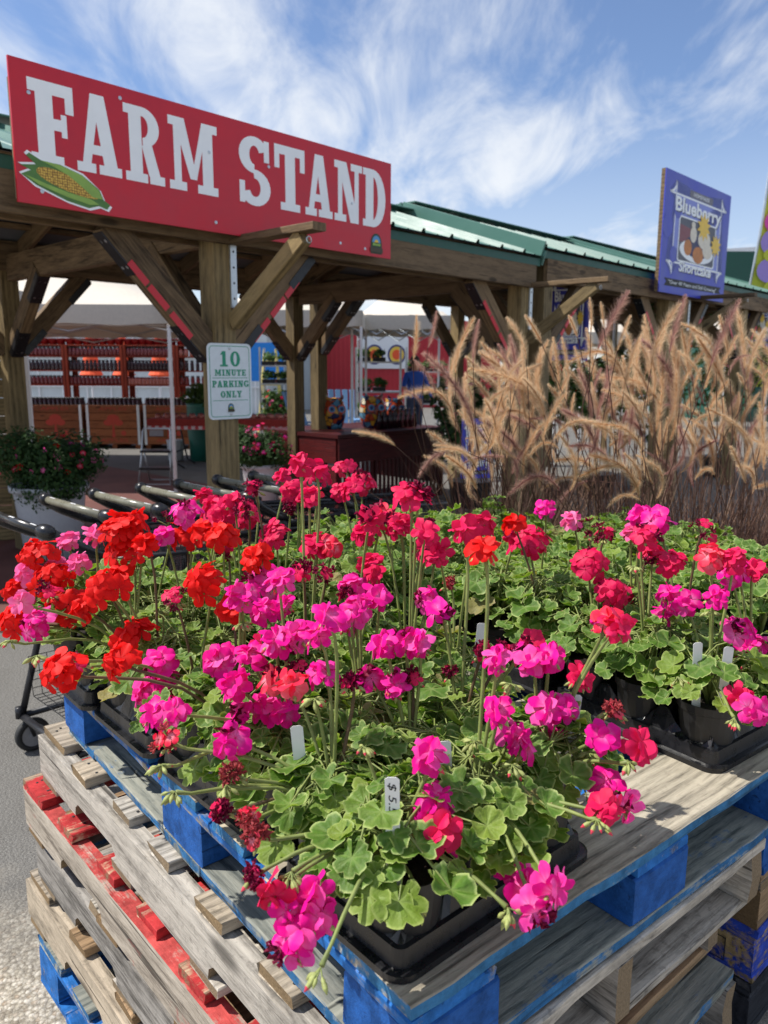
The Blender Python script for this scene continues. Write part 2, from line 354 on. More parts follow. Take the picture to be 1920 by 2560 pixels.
def petal_mat(name, c, throat, dark, tmix=.8):
    t = NT(name); e = t.n('Attribute', attribute_name='edge').outputs['Fac']; w = t.n('Attribute', attribute_name='vein').outputs['Fac']; r = t.rand()
    k = t.mix(t.mr(r, 0, .6, .55, 0), c, dark)
    k = t.mix(t.mr(r, .7, 1, 0, .35), k, throat)
    pn = t.noise(t.shift(t.coord()), 3.5, 4, .6); k = t.mix(t.mr(pn, .5, .8, 0, .4), k, dark)
    k = t.mix(t.mr(e, .08, .62, tmix, 0, True), k, throat)
    k = t.mix(t.math('MULTIPLY', w, t.mr(e, .05, .85, .85, 0)), k, dark)
    k = t.mix(t.mr(e, .0, .16, .8, 0), k, dark)
    b = t.n('BsdfPrincipled'); t.set(b.inputs['Base Color'], k); b.inputs['Roughness'].default_value = .55; b.inputs['Specular IOR Level'].default_value = .2
    tr = t.n('BsdfTranslucent'); t.set(tr.inputs[0], k)
    ms = t.n('MixShader'); ms.inputs[0].default_value = .32; t.L.new(b.outputs[0], ms.inputs[1]); t.L.new(tr.outputs[0], ms.inputs[2]); t.L.new(ms.outputs[0], t.out.inputs[0]); return t.m
PETAL = {'R': petal_mat('petal_red', srgb(240, 26, 20), srgb(190, 16, 18), srgb(206, 10, 16), .3),
         'M': petal_mat('petal_magenta', srgb(244, 18, 158), srgb(252, 150, 214), srgb(222, 10, 120)),
         'C': petal_mat('petal_crimson', srgb(234, 24, 92), srgb(238, 70, 120), srgb(196, 10, 62), .5),
         'P': petal_mat('petal_pink', srgb(250, 104, 170), srgb(252, 190, 216), srgb(240, 70, 140)),
         'K': petal_mat('petal_coral', srgb(250, 50, 84), srgb(254, 190, 204), srgb(232, 36, 70)),
         'W': petal_mat('petal_wilted', srgb(140, 16, 62), srgb(90, 20, 44), srgb(84, 14, 44), .5),
         'D': petal_mat('petal_dried', srgb(182, 72, 76), srgb(140, 80, 60), srgb(132, 50, 56), .5)}
def plant_mat(name, c1, c2, tr=.2, rough=.6):
    t = NT(name); r = t.n('Attribute', attribute_name='tone').outputs['Fac']; c = t.mix(r, c1, c2)
    b = t.n('BsdfPrincipled'); t.set(b.inputs['Base Color'], c); b.inputs['Roughness'].default_value = rough; b.inputs['Specular IOR Level'].default_value = .2
    tn = t.n('BsdfTranslucent'); t.set(tn.inputs[0], c); ms = t.n('MixShader'); ms.inputs[0].default_value = tr
    t.L.new(b.outputs[0], ms.inputs[1]); t.L.new(tn.outputs[0], ms.inputs[2]); t.L.new(ms.outputs[0], t.out.inputs[0]); return t.m
STEMG = simple('stem_green', (.19, .23, .06), .6, var=.3, scale=40)
STEMB = simple('stem_brown', (.11, .07, .03), .7, var=.3, scale=40)
BUDM = simple('bud_green', (.30, .33, .10), .6, var=.3, scale=60)
BUDR = simple('bud_tip', srgb(206, 60, 80), .6, var=.2, scale=60)
PLUMET = plant_mat('plume_tan', srgb(210, 168, 124), srgb(254, 238, 206), .5, .8)
PLUMEP = plant_mat('plume_purple', srgb(156, 98, 100), srgb(238, 206, 184), .5, .8)
BLADE = plant_mat('grass_blade', srgb(70, 40, 42), srgb(150, 122, 100), .3, .6)
BUSH = plant_mat('bush_leaf', (.03, .07, .015), (.10, .19, .04), .25)
BUSHD = plant_mat('bush_leaf_deep', (.025, .06, .02), (.06, .12, .03), .25)
PETALBED = plant_mat('bedding_petal', srgb(180, 16, 90), srgb(230, 60, 130), .3)
PETALMIX = plant_mat('bedding_petal_light', srgb(230, 80, 130), srgb(240, 210, 220), .3)
def gingham():
    t = NT('gingham_cloth'); v = t.coord(); c = t.n('TexChecker'); t.set(c.inputs[0], v); c.inputs['Scale'].default_value = 18
    c.inputs[1].default_value = (.6, .08, .08, 1); c.inputs[2].default_value = (.75, .6, .58, 1); t.pbr(c.outputs[0], .9); return t.m
GING = gingham()
REDCLOTH = simple('red_cloth', srgb(150, 48, 40), .9, var=.3, scale=25)
def kernel():
    t = NT('corn_kernels'); v = t.coord(); vo = t.n('TexVoronoi'); t.set(vo.inputs['Vector'], t.mapping(v, (1, 1, 0))); vo.inputs['Scale'].default_value = 90; vo.inputs['Randomness'].default_value = .35
    c = t.ramp(vo.outputs['Distance'], [(0, srgb(236, 206, 110)), (.35, srgb(206, 166, 62)), (.6, srgb(130, 96, 40))]); t.pbr(c, .5); return t.m
KERN = kernel()
def talavera():
    t = NT('talavera_glaze'); v = t.shift(t.coord(), 5.)
    vo = t.n('TexVoronoi', feature='F1'); t.set(vo.inputs['Vector'], t.mapping(v, (1, 1, 1.0))); vo.inputs['Scale'].default_value = 17
    sp = t.n('SeparateColor'); t.set(sp.inputs[0], vo.outputs['Color'])
    c = t.ramp(sp.outputs[0], [(0, srgb(34, 44, 84)), (.2, srgb(176, 70, 36)), (.38, srgb(206, 150, 50)), (.52, srgb(90, 140, 170)), (.68, srgb(196, 186, 160)), (.82, srgb(120, 28, 34)), (1, srgb(40, 60, 50))])
    for n_ in t.N:
        if n_.type == 'VALTORGB': n_.color_ramp.interpolation = 'CONSTANT'
    ve = t.n('TexVoronoi', feature='DISTANCE_TO_EDGE'); t.set(ve.inputs['Vector'], v); ve.inputs['Scale'].default_value = 17
    c = t.mix(t.mr(ve.outputs[0], .03, .07, 1, 0), c, srgb(24, 26, 46)); t.pbr(c, .25, None, 0, .5); return t.m
TALA = talavera()
def roofmat(name, c):
    t = NT(name); v = t.shift(t.coord()); n = t.noise(v, 3, 5, .6); t.pbr(t.mix(n, tuple(x * .8 for x in c), tuple(x * 1.15 for x in c)), t.mr(n, .3, .7, .35, .5), None, .0, .5); return t.m
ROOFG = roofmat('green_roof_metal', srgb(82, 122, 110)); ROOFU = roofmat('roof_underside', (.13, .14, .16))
GREENHOUSE = roofmat('greenhouse_skin', (.62, .66, .66))

# ------------------------------------------------------------------ ground and floor
g = MB(); g.add([(-400, -60, 0), (400, -60, 0), (400, 900, 0), (-400, 900, 0)], [(0, 1, 2, 3)])
tag(g.build('ground', GROUND), 'grey asphalt and exposed gravel ground of the market yard', None, None, 'structure')
g = MB(); c = [BF(-.8, .35), BF(3.25, .35), BF(3.25, 14), BF(-14, 14), BF(-2.6, 4.2)]
g.prism([(p.x, p.y) for p in c], -.02, .012)
tag(g.build('shelter_floor', FLOORM), 'brownish red concrete floor under the shelter', None, None, 'structure')

# ------------------------------------------------------------------ timber shelters
def roof_panel_mesh(w, L):
    m = MB(); prof = []
    for k in range(3):
        x0 = k * w / 3
        prof += [(x0, 0), (x0 + .012, .026), (x0 + .034, .026), (x0 + .046, 0), (x0 + w / 6 + .01, 0), (x0 + w / 6 + .016, .006), (x0 + w / 6 + .026, .006), (x0 + w / 6 + .032, 0)]
    prof.append((w, 0)); n = len(prof)
    m.add([(x, 0, z) for x, z in prof] + [(x, L, z) for x, z in prof], [(i, i + 1, n + i + 1, n + i) for i in range(n - 1)])
    return m.mesh('roof_panel', ROOFG)
def shelter(s0, s1, ps, label, zb, ze, brackets):
    root = thing('timber_shelter', label, 'shelter', BP, BANG, 'green roofed timber shelters in a row')
    T = 2.9
    for s in ps:
        for t in (0, T):
            beam('post', (s, t, 0), (s, t, zb + .2), .14, .14, TREATED_G, root, up=Vector((0, 1, 0)))
    for t, zz in ((-.09, zb), (.09, zb), (T - .09, zb + .08), (T + .09, zb + .08)):
        beam('beam', (s0, t, zz + .115), (s1, t, zz + .115), .04, .23, TREATED, root)
    for s in ps:
        beam('cross_beam', (s, .115, zb + .1), (s, T - .115, zb + .1), .07, .2, TREATED, root)
    slope = .33; te = -.135; tr = T / 2; Ls = (tr - te) * math.sqrt(1 + slope ** 2); ang = math.atan(slope)
    n = max(1, round((s1 - s0 + .2) / .9)); w = (s1 - s0 + .16) / n; me = roof_panel_mesh(w, Ls)
    for i in range(n):
        obj('roof_panel', me, root, (s0 - .1 + w * i, te, ze), (ang, 0, 0))
        obj('roof_panel', me, root, (s0 - .1 + w * (i + 1), T - te, ze), (ang, 0, math.pi))
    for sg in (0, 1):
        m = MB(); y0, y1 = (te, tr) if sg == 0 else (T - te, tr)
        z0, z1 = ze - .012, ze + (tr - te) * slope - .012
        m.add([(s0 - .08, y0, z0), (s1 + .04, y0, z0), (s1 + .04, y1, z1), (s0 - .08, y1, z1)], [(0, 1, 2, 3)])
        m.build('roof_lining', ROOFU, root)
    # purlins / rafters under the sheet
    k = int((s1 - s0) / .75)
    for i in range(k + 1):
        s = s0 + .05 + i * (s1 - s0 - .1) / k
        for y0, y1 in ((te + .08, tr), (T - te - .08, tr)):
            za = ze + abs(y0 - (te if y0 < tr else T - te)) * slope; zc = ze + (tr - te) * slope
            beam('rafter', (s, y0, za - .085), (s, y1, zc - .085), .04, .13, TREATED, root)
    for y in (.35, .95, T - .35, T - .95):
        zz = ze + (y - te if y < tr else T - te - y) * slope - .034
        beam('purlin', (s0, y, zz), (s1, y, zz), .08, .035, TREATED, root)
    beam('ridge_cap', (s0 - .1, tr, ze + (tr - te) * slope + .03), (s1 + .06, tr, ze + (tr - te) * slope + .03), .3, .012, ROOFG, root)
    beam('drip_edge', (s0 - .09, te + .03, ze - .05), (s1 + .05, te + .03, ze - .05), .012, .065, DKGREEN, root)
    for sg in (0, 1):
        y0, y1 = (te, tr) if sg == 0 else (T - te, tr)
        for s in (s0 - .11, s1 + .075):
            beam('rake_trim', (s, y0, ze - .015), (s, y1, ze + (tr - te) * slope - .015), .02, .12, ROOFG, root)
    # knee braces with plates and bolts
    def brace(p, q, up, tape=False):
        b = beam('brace', p, q, .085, .14, TREATED, root, up=up); L = (Vector(q) - Vector(p)).length
        for e, sx in ((-1, -L / 2 + .14), (1, L / 2 - .14)):
            m = MB(); m.box((sx, .0, -.074), (.26, .09, .006)); m.box((sx, -.0455, -.045), (.26, .004, .05)); pl = m.build('plate', BLACKMET, b)
            for kx in (-.08, .08):
                for ky in (-.022, .022):
                    mm = MB(); mm.lathe([(.010, -.006), (.010, 0), (.0, 0)], 8); bo = mm.build('bolt', GALV, b, loc=(sx + kx, ky, -.077), rot=(math.pi, 0, 0))
        if tape:
            for sx0, ln in ((-.20, .17), (-.01, .15), (.15, .14)):
                m = MB(); m.box((sx0 + .02, .0445 if tape > 0 else -.0445, -.058), (ln, .005, .036)); m.build('tape_strip', REDTAPE, b)
        return b
    Z = Vector((0, 0, 1))
    for s in ps:
        for sg in (-1, 1):
            if s0 < s + sg * .6 < s1:
                for t, tp in ((0, 1), (T, 0)):
                    zz = zb + (0 if t == 0 else .06)
                    brace((s + sg * .05, t, zz - .60), (s + sg * .66, t, zz + .04), Z, (-sg if tp else 0))
        brace((s, .05, zb - .58), (s, .66, zb + .03), Z); brace((s, T - .05, zb - .55), (s, T - .66, zb + .05), Z)
    for s in brackets:
        beam('bracket_arm', (s + .055, -.11, zb + .02), (s + .055, -.80, zb + .02), .089, .04, TREATED, root)
        beam('bracket_strut', (s + .055, -.075, zb - .42), (s + .055, -.68, zb - .015), .06, .089, TREATED_G, root)
        m = MB(); m.box((s + .055, -.078, zb - .16), (.041, .014, .36))
        for k2 in range(4): m.box((s + .055, -.0853, zb - .29 + .085 * k2), (.011, .002, .011), mi=1)
        m.build('bracket_channel', [GALV, BLACKINK], root)
        beam('bracket_backing', (s + .055, -.0715 - .012, zb - .4), (s + .055, -.0715 - .012, zb), .085, .02, TREATED, root, up=Vector((0, 1, 0))) if False else None
        m = MB(); m.tube([(s + .055 + .016 * math.cos(a), -.72, zb - .035 + .016 * math.sin(a)) for a in [k3 * math.pi / 5 for k3 in range(11)]], .003, 6)
        m.build('hook', GALV, root)
    return root
shelter(-1.45, 3.13, (0, 3.05), 'timber shelter carrying the large red sign on its front beam', 2.215, 2.475, (0, 3.05))
shelter(3.3, 6.05, (3.4, 5.95), 'timber shelter between the red sign shelter and the blue board shelter', 2.29, 2.55, ())
shelter(6.25, 10.6, (6.35, 8.3, 10.4), 'timber shelter carrying the large blue dessert sign above its beam', 2.33, 2.59, (6.35,))

# ------------------------------------------------------------------ lettering
def arc(cx, cy, rx, ry, tx, ty, a0, a1, n=14):
    o = []; i = []
    for k in range(n + 1):
        a = R(a0 + (a1 - a0) * k / n); o.append((cx + rx * math.cos(a), cy + ry * math.sin(a))); i.append((cx + (rx - tx) * math.cos(a), cy + (ry - ty) * math.sin(a)))
    return [(o[k], o[k + 1], i[k + 1], i[k]) for k in range(n)]
def rc(x0, y0, x1, y1): return [((x0, y0), (x1, y0), (x1, y1), (x0, y1))]
def glyph(ch):
    s = .12
    G = {
     'F': (.64, rc(.1, 0, .34, 1) + rc(0, 0, .46, s) + rc(0, .85, .64, 1) + rc(.52, .66, .64, .86) + rc(.34, .43, .52, .57) + rc(.45, .36, .53, .64)),
     'A': (.76, [((.09, .1), (.23, .1), (.43, 1), (.27, 1)), ((.29, 1), (.50, 1), (.69, .1), (.46, .1))] + rc(.2, .24, .5, .36) + rc(0, 0, .31, s) + rc(.37, 0, .76, s)),
     'R': (.74, rc(.09, 0, .32, 1) + rc(0, 0, .41, s) + rc(0, 1 - s, .34, 1) + arc(.34, .74, .32, .26, .21, .12, -90, 90) + [((.32, .49), (.5, .55), (.66, .1), (.44, .1))] + rc(.45, 0, .74, s)),
     'M': (1.0, rc(.1, 0, .24, 1) + rc(.68, 0, .9, 1) + [((.1, 1), (.32, 1), (.56, .18), (.42, .18)), ((.44, .18), (.55, .18), (.80, 1), (.68, 1))] + rc(0, 0, .34, s) + rc(.57, 0, 1.0, s) + rc(0, 1 - s, .26, 1) + rc(.74, 1 - s, 1.0, 1)),
     'S': (.62, arc(.31, .735, .30, .265, .20, .13, 20, 268, 18) + arc(.31, .265, .31, .265, .20, .13, 95, -160, 18) + rc(.50, .66, .6, .97) + rc(.01, .03, .11, .34)),
     'T': (.7, rc(.24, 0, .47, 1) + rc(0, .86, .7, 1) + rc(0, .64, .11, .88) + rc(.59, .64, .7, .88) + rc(.13, 0, .58, s)),
     'N': (.8, rc(.1, 0, .22, 1) + [((.1, 1), (.34, 1), (.70, 0), (.46, 0))] + rc(.58, 0, .7, 1) + rc(0, 0, .33, s) + rc(0, 1 - s, .3, 1) + rc(.47, 1 - s, .8, 1)),
     'D': (.68, rc(.08, 0, .31, 1) + rc(0, 0, .32, s) + rc(0, 1 - s, .32, 1) + arc(.3, .5, .38, .5, .23, .13, -90, 90)),
     'I': (.46, rc(.12, 0, .34, 1) + rc(0, 0, .46, s) + rc(0, 1 - s, .46, 1)),
     'U': (.74, rc(.09, .26, .30, 1) + rc(.52, .26, .65, 1) + arc(.37, .28, .28, .28, .19, .13, 180, 360) + rc(0, 1 - s, .39, 1) + rc(.42, 1 - s, .74, 1)),
     'E': (.66, rc(.1, 0, .32, 1) + rc(0, 0, .66, .13) + rc(0, .87, .64, 1) + rc(.53, .7, .64, .88) + rc(.55, .12, .66, .32) + rc(.3, .44, .5, .56) + rc(.44, .37, .52, .63)),
     'P': (.66, rc(.09, 0, .32, 1) + rc(0, 0, .43, s) + rc(0, 1 - s, .34, 1) + arc(.32, .71, .34, .29, .22, .13, -90, 90)),
     'K': (.76, rc(.09, 0, .31, 1) + rc(0, 0, .4, s) + rc(0, 1 - s, .4, 1) + [((.28, .38), (.40, .33), (.68, .9), (.55, .9)), ((.36, .6), (.52, .66), (.72, .1), (.50, .1))] + rc(.46, 0, .76, s) + rc(.46, 1 - s, .76, 1)),
     'G': (.72, arc(.36, .5, .36, .5, .22, .14, 35, 325, 22) + rc(.54, .06, .70, .42) + rc(.40, .34, .74, .45) + rc(.54, .66, .65, .96)),
     'O': (.70, arc(.35, .5, .35, .5, .22, .13, 0, 360, 28)), '0': (.66, arc(.33, .5, .33, .5, .21, .11, 0, 360, 28)),
     'L': (.62, rc(.1, 0, .32, 1) + rc(0, 0, .62, .13) + rc(0, 1 - s, .44, 1) + rc(.51, .12, .62, .36)),
     'Y': (.76, rc(.28, 0, .5, .45) + rc(.16, 0, .62, s) + [((.08, .92), (.30, .92), (.5, .4), (.3, .4)), ((.40, .4), (.5, .42), (.70, .92), (.56, .92))] + rc(0, 1 - s, .38, 1) + rc(.46, 1 - s, .76, 1)),
     '1': (.48, rc(.15, 0, .37, 1) + rc(0, 0, .5, s) + [((0, .74), (.15, .78), (.15, 1), (.1, .9))]),
     'B': (.72, rc(.09, 0, .31, 1) + rc(0, 0, .34, s) + rc(0, 1 - s, .34, 1) + arc(.34, .74, .32, .26, .21, .12, -90, 90) + arc(.34, .27, .36, .27, .22, .12, -90, 90)),
     'H': (.82, rc(.1, 0, .32, 1) + rc(.52, 0, .74, 1) + rc(.3, .44, .54, .57) + rc(0, 0, .4, s) + rc(0, 1 - s, .4, 1) + rc(.44, 0, .82, s) + rc(.44, 1 - s, .82, 1)),
    }
    return G[ch]
def word(parent, s, x0, x1, y0, h, z, mat, name='letter', gap=.1, y1=None):
    ws = [glyph(c)[0] if c != ' ' else .42 for c in s]; tot = sum(ws) + gap * (len(s) - 1); k = (x1 - x0) / tot; x = x0
    for c, w in zip(s, ws):
        if c != ' ':
            m = MB()
            for i, q in enumerate(glyph(c)[1]):
                ar = sum(q[j][0] * q[(j + 1) % len(q)][1] - q[(j + 1) % len(q)][0] * q[j][1] for j in range(len(q)))
                if ar < 0: q = q[::-1]
                m.prism([(p[0] * k, p[1] * h) for p in q], 0, .0012 + .00004 * i)
            m.build(name, mat, parent, loc=(x, y0, z))
        x += (w + gap) * k
def text(parent, s, x, y, h, z, mat, name='lettering', sx=1., bold=.0, w=None, shear=0):
    cu = bpy.data.curves.new('t', 'FONT'); cu.body = s; cu.size = 1.0; cu.offset = bold; cu.shear = shear; cu.extrude = .0; cu.resolution_u = 3
    o = bpy.data.objects.new('t', cu); COL.objects.link(o); bpy.context.view_layer.update()
    me = bpy.data.meshes.new_from_object(o.evaluated_get(bpy.context.evaluated_depsgraph_get())); bpy.data.objects.remove(o)
    xs = [v.co.x for v in me.vertices]; X0, X1 = min(xs), max(xs); kx = (w / (X1 - X0)) if w else h * sx / .7
    for v in me.vertices: v.co = ((v.co.x - X0) * kx, v.co.y * h / .7, 0)
    me.materials.clear(); me.materials.append(mat); me.name = name
    return obj(name, me, parent, (x, y, z))
def panel(name, label, cat, origin, xd, group=None):
    xd = Vector(xd).normalized(); yd = Vector((0, 0, 1)); zd = xd.cross(yd)
    o = thing(name, label, cat, origin, 0, group); o.rotation_euler = Matrix((xd, yd, zd)).transposed().to_euler(); return o
BX = BM.to_3x3() @ Vector((1, 0, 0)); BN = BM.to_3x3() @ Vector((0, 1, 0))
def flat(parent, name, poly, z, mat, th=.0008):
    ar = sum(poly[j][0] * poly[(j + 1) % len(poly)][1] - poly[(j + 1) % len(poly)][0] * poly[j][1] for j in range(len(poly)))
    if ar < 0: poly = poly[::-1]
    m = MB(); m.prism(poly, z, z + th); return m.build(name, mat, parent)
def circ(cx, cy, rx, ry=None, n=24, a0=0, a1=360): ry = ry or rx; return [(cx + rx * math.cos(R(a0 + (a1 - a0) * k / n)), cy + ry * math.sin(R(a0 + (a1 - a0) * k / n))) for k in range(n)]
def rrect(x0, y0, x1, y1, r, n=5):
    p = []
    for cx, cy, a in ((x1 - r, y0 + r, -90), (x1 - r, y1 - r, 0), (x0 + r, y1 - r, 90), (x0 + r, y0 + r, 180)):
        p += [(cx + r * math.cos(R(a + 90 * k / n)), cy + r * math.sin(R(a + 90 * k / n))) for k in range(n + 1)]
    return p
def badge(parent, cx, cy, s, z):
    flat(parent, 'badge', [(cx - .5*s, cy - .6*s), (cx + .5*s, cy - .6*s), (cx + .5*s, cy)] + circ(cx, cy, .5*s, .62*s, 14, 0, 194) , z, simple_cache('badge_green', srgb(44, 66, 44)))
    flat(parent, 'badge', circ(cx, cy + .08*s, .36*s, .40*s, 14, 0, 194), z + .0009, simple_cache('badge_sky', srgb(90, 150, 200)))
    flat(parent, 'badge', circ(cx, cy + .08*s, .17*s, .17*s, 12, 0, 200), z + .0018, YELLOWP)
    flat(parent, 'badge', [(cx - .34*s, cy - .12*s), (cx + .34*s, cy - .12*s), (cx + .34*s, cy + .04*s), (cx, cy + .0*s), (cx - .34*s, cy + .06*s)], z + .0027, HUSKL)
    flat(parent, 'badge', [(cx - .56*s, cy - .52*s), (cx + .56*s, cy - .52*s), (cx + .56*s, cy - .24*s), (cx - .56*s, cy - .24*s)], z + .0036, simple_cache('badge_brown', srgb(70, 60, 40)))
_sc = {}
def simple_cache(n, c):
    if n not in _sc: _sc[n] = simple(n, c, .5, var=.05)
    return _sc[n]
# the big red sign (8 ft x 2 ft)
SW, SH = 2.445, .602
p0 = BF(-1.172, -.215, 2.245)
sg = panel('shop_sign', 'large red board lettered FARM STAND with an ear of corn', 'sign', p0, BX)
sg.scale = (.975, .972, 1)
m = MB(); m.box((SW/2, SH/2, -.006), (SW, SH, .012)); m.build('board', SIGNRED, sg)
m = MB(); m.box((SW/2, SH/2 - .03, -.024), (SW - .01, SH - .1, .022)); m.build('backing_frame', GREYW, sg)
for ch, x0, x1 in (('F', .075, .282), ('A', .287, .511), ('R', .533, .747), ('M', .777, 1.072), ('S', 1.211, 1.430), ('T', 1.463, 1.690), ('A', 1.694, 1.914), ('N', 1.932, 2.172), ('D', 2.182, 2.390)):
    word(sg, ch, x0, x1, .183 if ch != 'S' else .174, .352 if ch != 'S' else .366, .0002, SIGNWHITE)
def corn(parent):
    # printed ear of corn in the lower left corner; axis from (0.06,.21) to (.57,.03)
    P = lambda u, v: (.026 + u * .405 + v * .24, .158 - u * .108 + v * .62)
    out = [P(-.02, .0), P(.10, -.005), P(.02, -.055), P(.2, -.085), P(.55, -.10), P(.8, -.085), P(.9, -.04), P(1.0, -.04), P(1.02, .0), P(.93, .015), P(.85, .07), P(.62, .115), P(.36, .115), P(.18, .085), P(.03, .10), P(.01, .075), P(.13, .045)]
    cx = sum(p[0] for p in out) / len(out); cy = sum(p[1] for p in out) / len(out)
    big = [(cx + (x - cx) * 1.02 + (.005 if x > cx else -.005), cy + (y - cy) * 1.05 + (.005 if y > cy else -.005)) for x, y in out]
    flat(parent, 'corn_print_outline', big, .0016, SIGNWHITE, .0006); flat(parent, 'corn_print_husk', out, .0024, HUSKD, .0006)
    cob = [P(.15 + .36 * (1 - math.cos(R(a))) , .015 + .062 * math.sin(R(a)) * (1.1 - .35 * (a / 180)) ) for a in range(0, 181, 15)] + [P(.15 + .36 * (1 + math.cos(R(a))), .012 - .052 * math.sin(R(a)) * (.75 + .35 * (a / 180))) for a in range(15, 180, 15)]
    flat(parent, 'corn_print_cob', cob, .0032, KERN, .0006)
    flat(parent, 'corn_print_leaf', [P(.16, .085), P(.36, .112), P(.62, .112), P(.84, .066), P(.92, .015), P(.8, .0), P(.66, .035), P(.48, .07), P(.3, .082)], .0040, HUSKL, .0006)
    flat(parent, 'corn_print_leaf', [P(.05, -.05), P(.3, -.05), P(.55, -.042), P(.78, -.02), P(.9, -.03), P(.8, -.06), P(.55, -.075), P(.22, -.075)], .0040, HUSKL, .0006)
corn(sg)
badge(sg, 2.305, .082, .105, .0012)
for x, y in ((.08, .47), (.11, .06), (.52, .55), (1.02, .40), (1.05, .05), (1.42, .40), (1.5, .04), (1.98, .05), (2.08, .30), (2.2, .04)):
    m = MB(); m.lathe([(.009, 0), (.009, .003), (0, .004)], 10); m.build('screw', GALV, sg, loc=(x, y, 0))
# parking sign on the main post
q = BF(-.141, -.0785, 1.251)
sg = panel('parking_sign', 'white metal ten minute parking sign with green letters on post', 'sign', q, BX)
pw, ph = .31, .437; sg.scale = (.977, .975, 1)
m = MB(); m.prism(rrect(0, 0, pw, ph, .03), 0, .003); m.build('plate', simple('sign_sheet', (.74, .80, .82), .35, var=.04), sg)
def frame(parent, name, x0, y0, x1, y1, r, w, z, mat):
    a = rrect(x0, y0, x1, y1, r); b = rrect(x0 + w, y0 + w, x1 - w, y1 - w, r - w); n = len(a); m = MB()
    m.add([(p[0], p[1], z) for p in a] + [(p[0], p[1], z) for p in b], [(i, (i + 1) % n, n + (i + 1) % n, n + i) for i in range(n)]); return m.build(name, mat, parent)
frame(sg, 'border', .014, .014, pw - .014, ph - .014, .022, .004, .0034, SIGNGREEN)
word(sg, '10', .088, .228, .305, .088, .0032, SIGNGREEN, gap=.2); word(sg, 'MINUTE', .048, .268, .252, .036, .0032, SIGNGREEN)
word(sg, 'PARKING', .028, .286, .186, .038, .0032, SIGNGREEN); word(sg, 'ONLY', .085, .235, .126, .038, .0032, SIGNGREEN)
for y in (.238, .108): flat(sg, 'rule', [(.03, y), (pw - .03, y), (pw - .03, y + .003), (.03, y + .003)], .0032, SIGNGREEN)
badge(sg, pw / 2, .066, .042, .0034)
for y in (.41, .03):
    m = MB(); m.lathe([(.009, 0), (.009, .004), (0, .005)], 10); m.build('bolt', GALV, sg, loc=(pw / 2, y, .003))
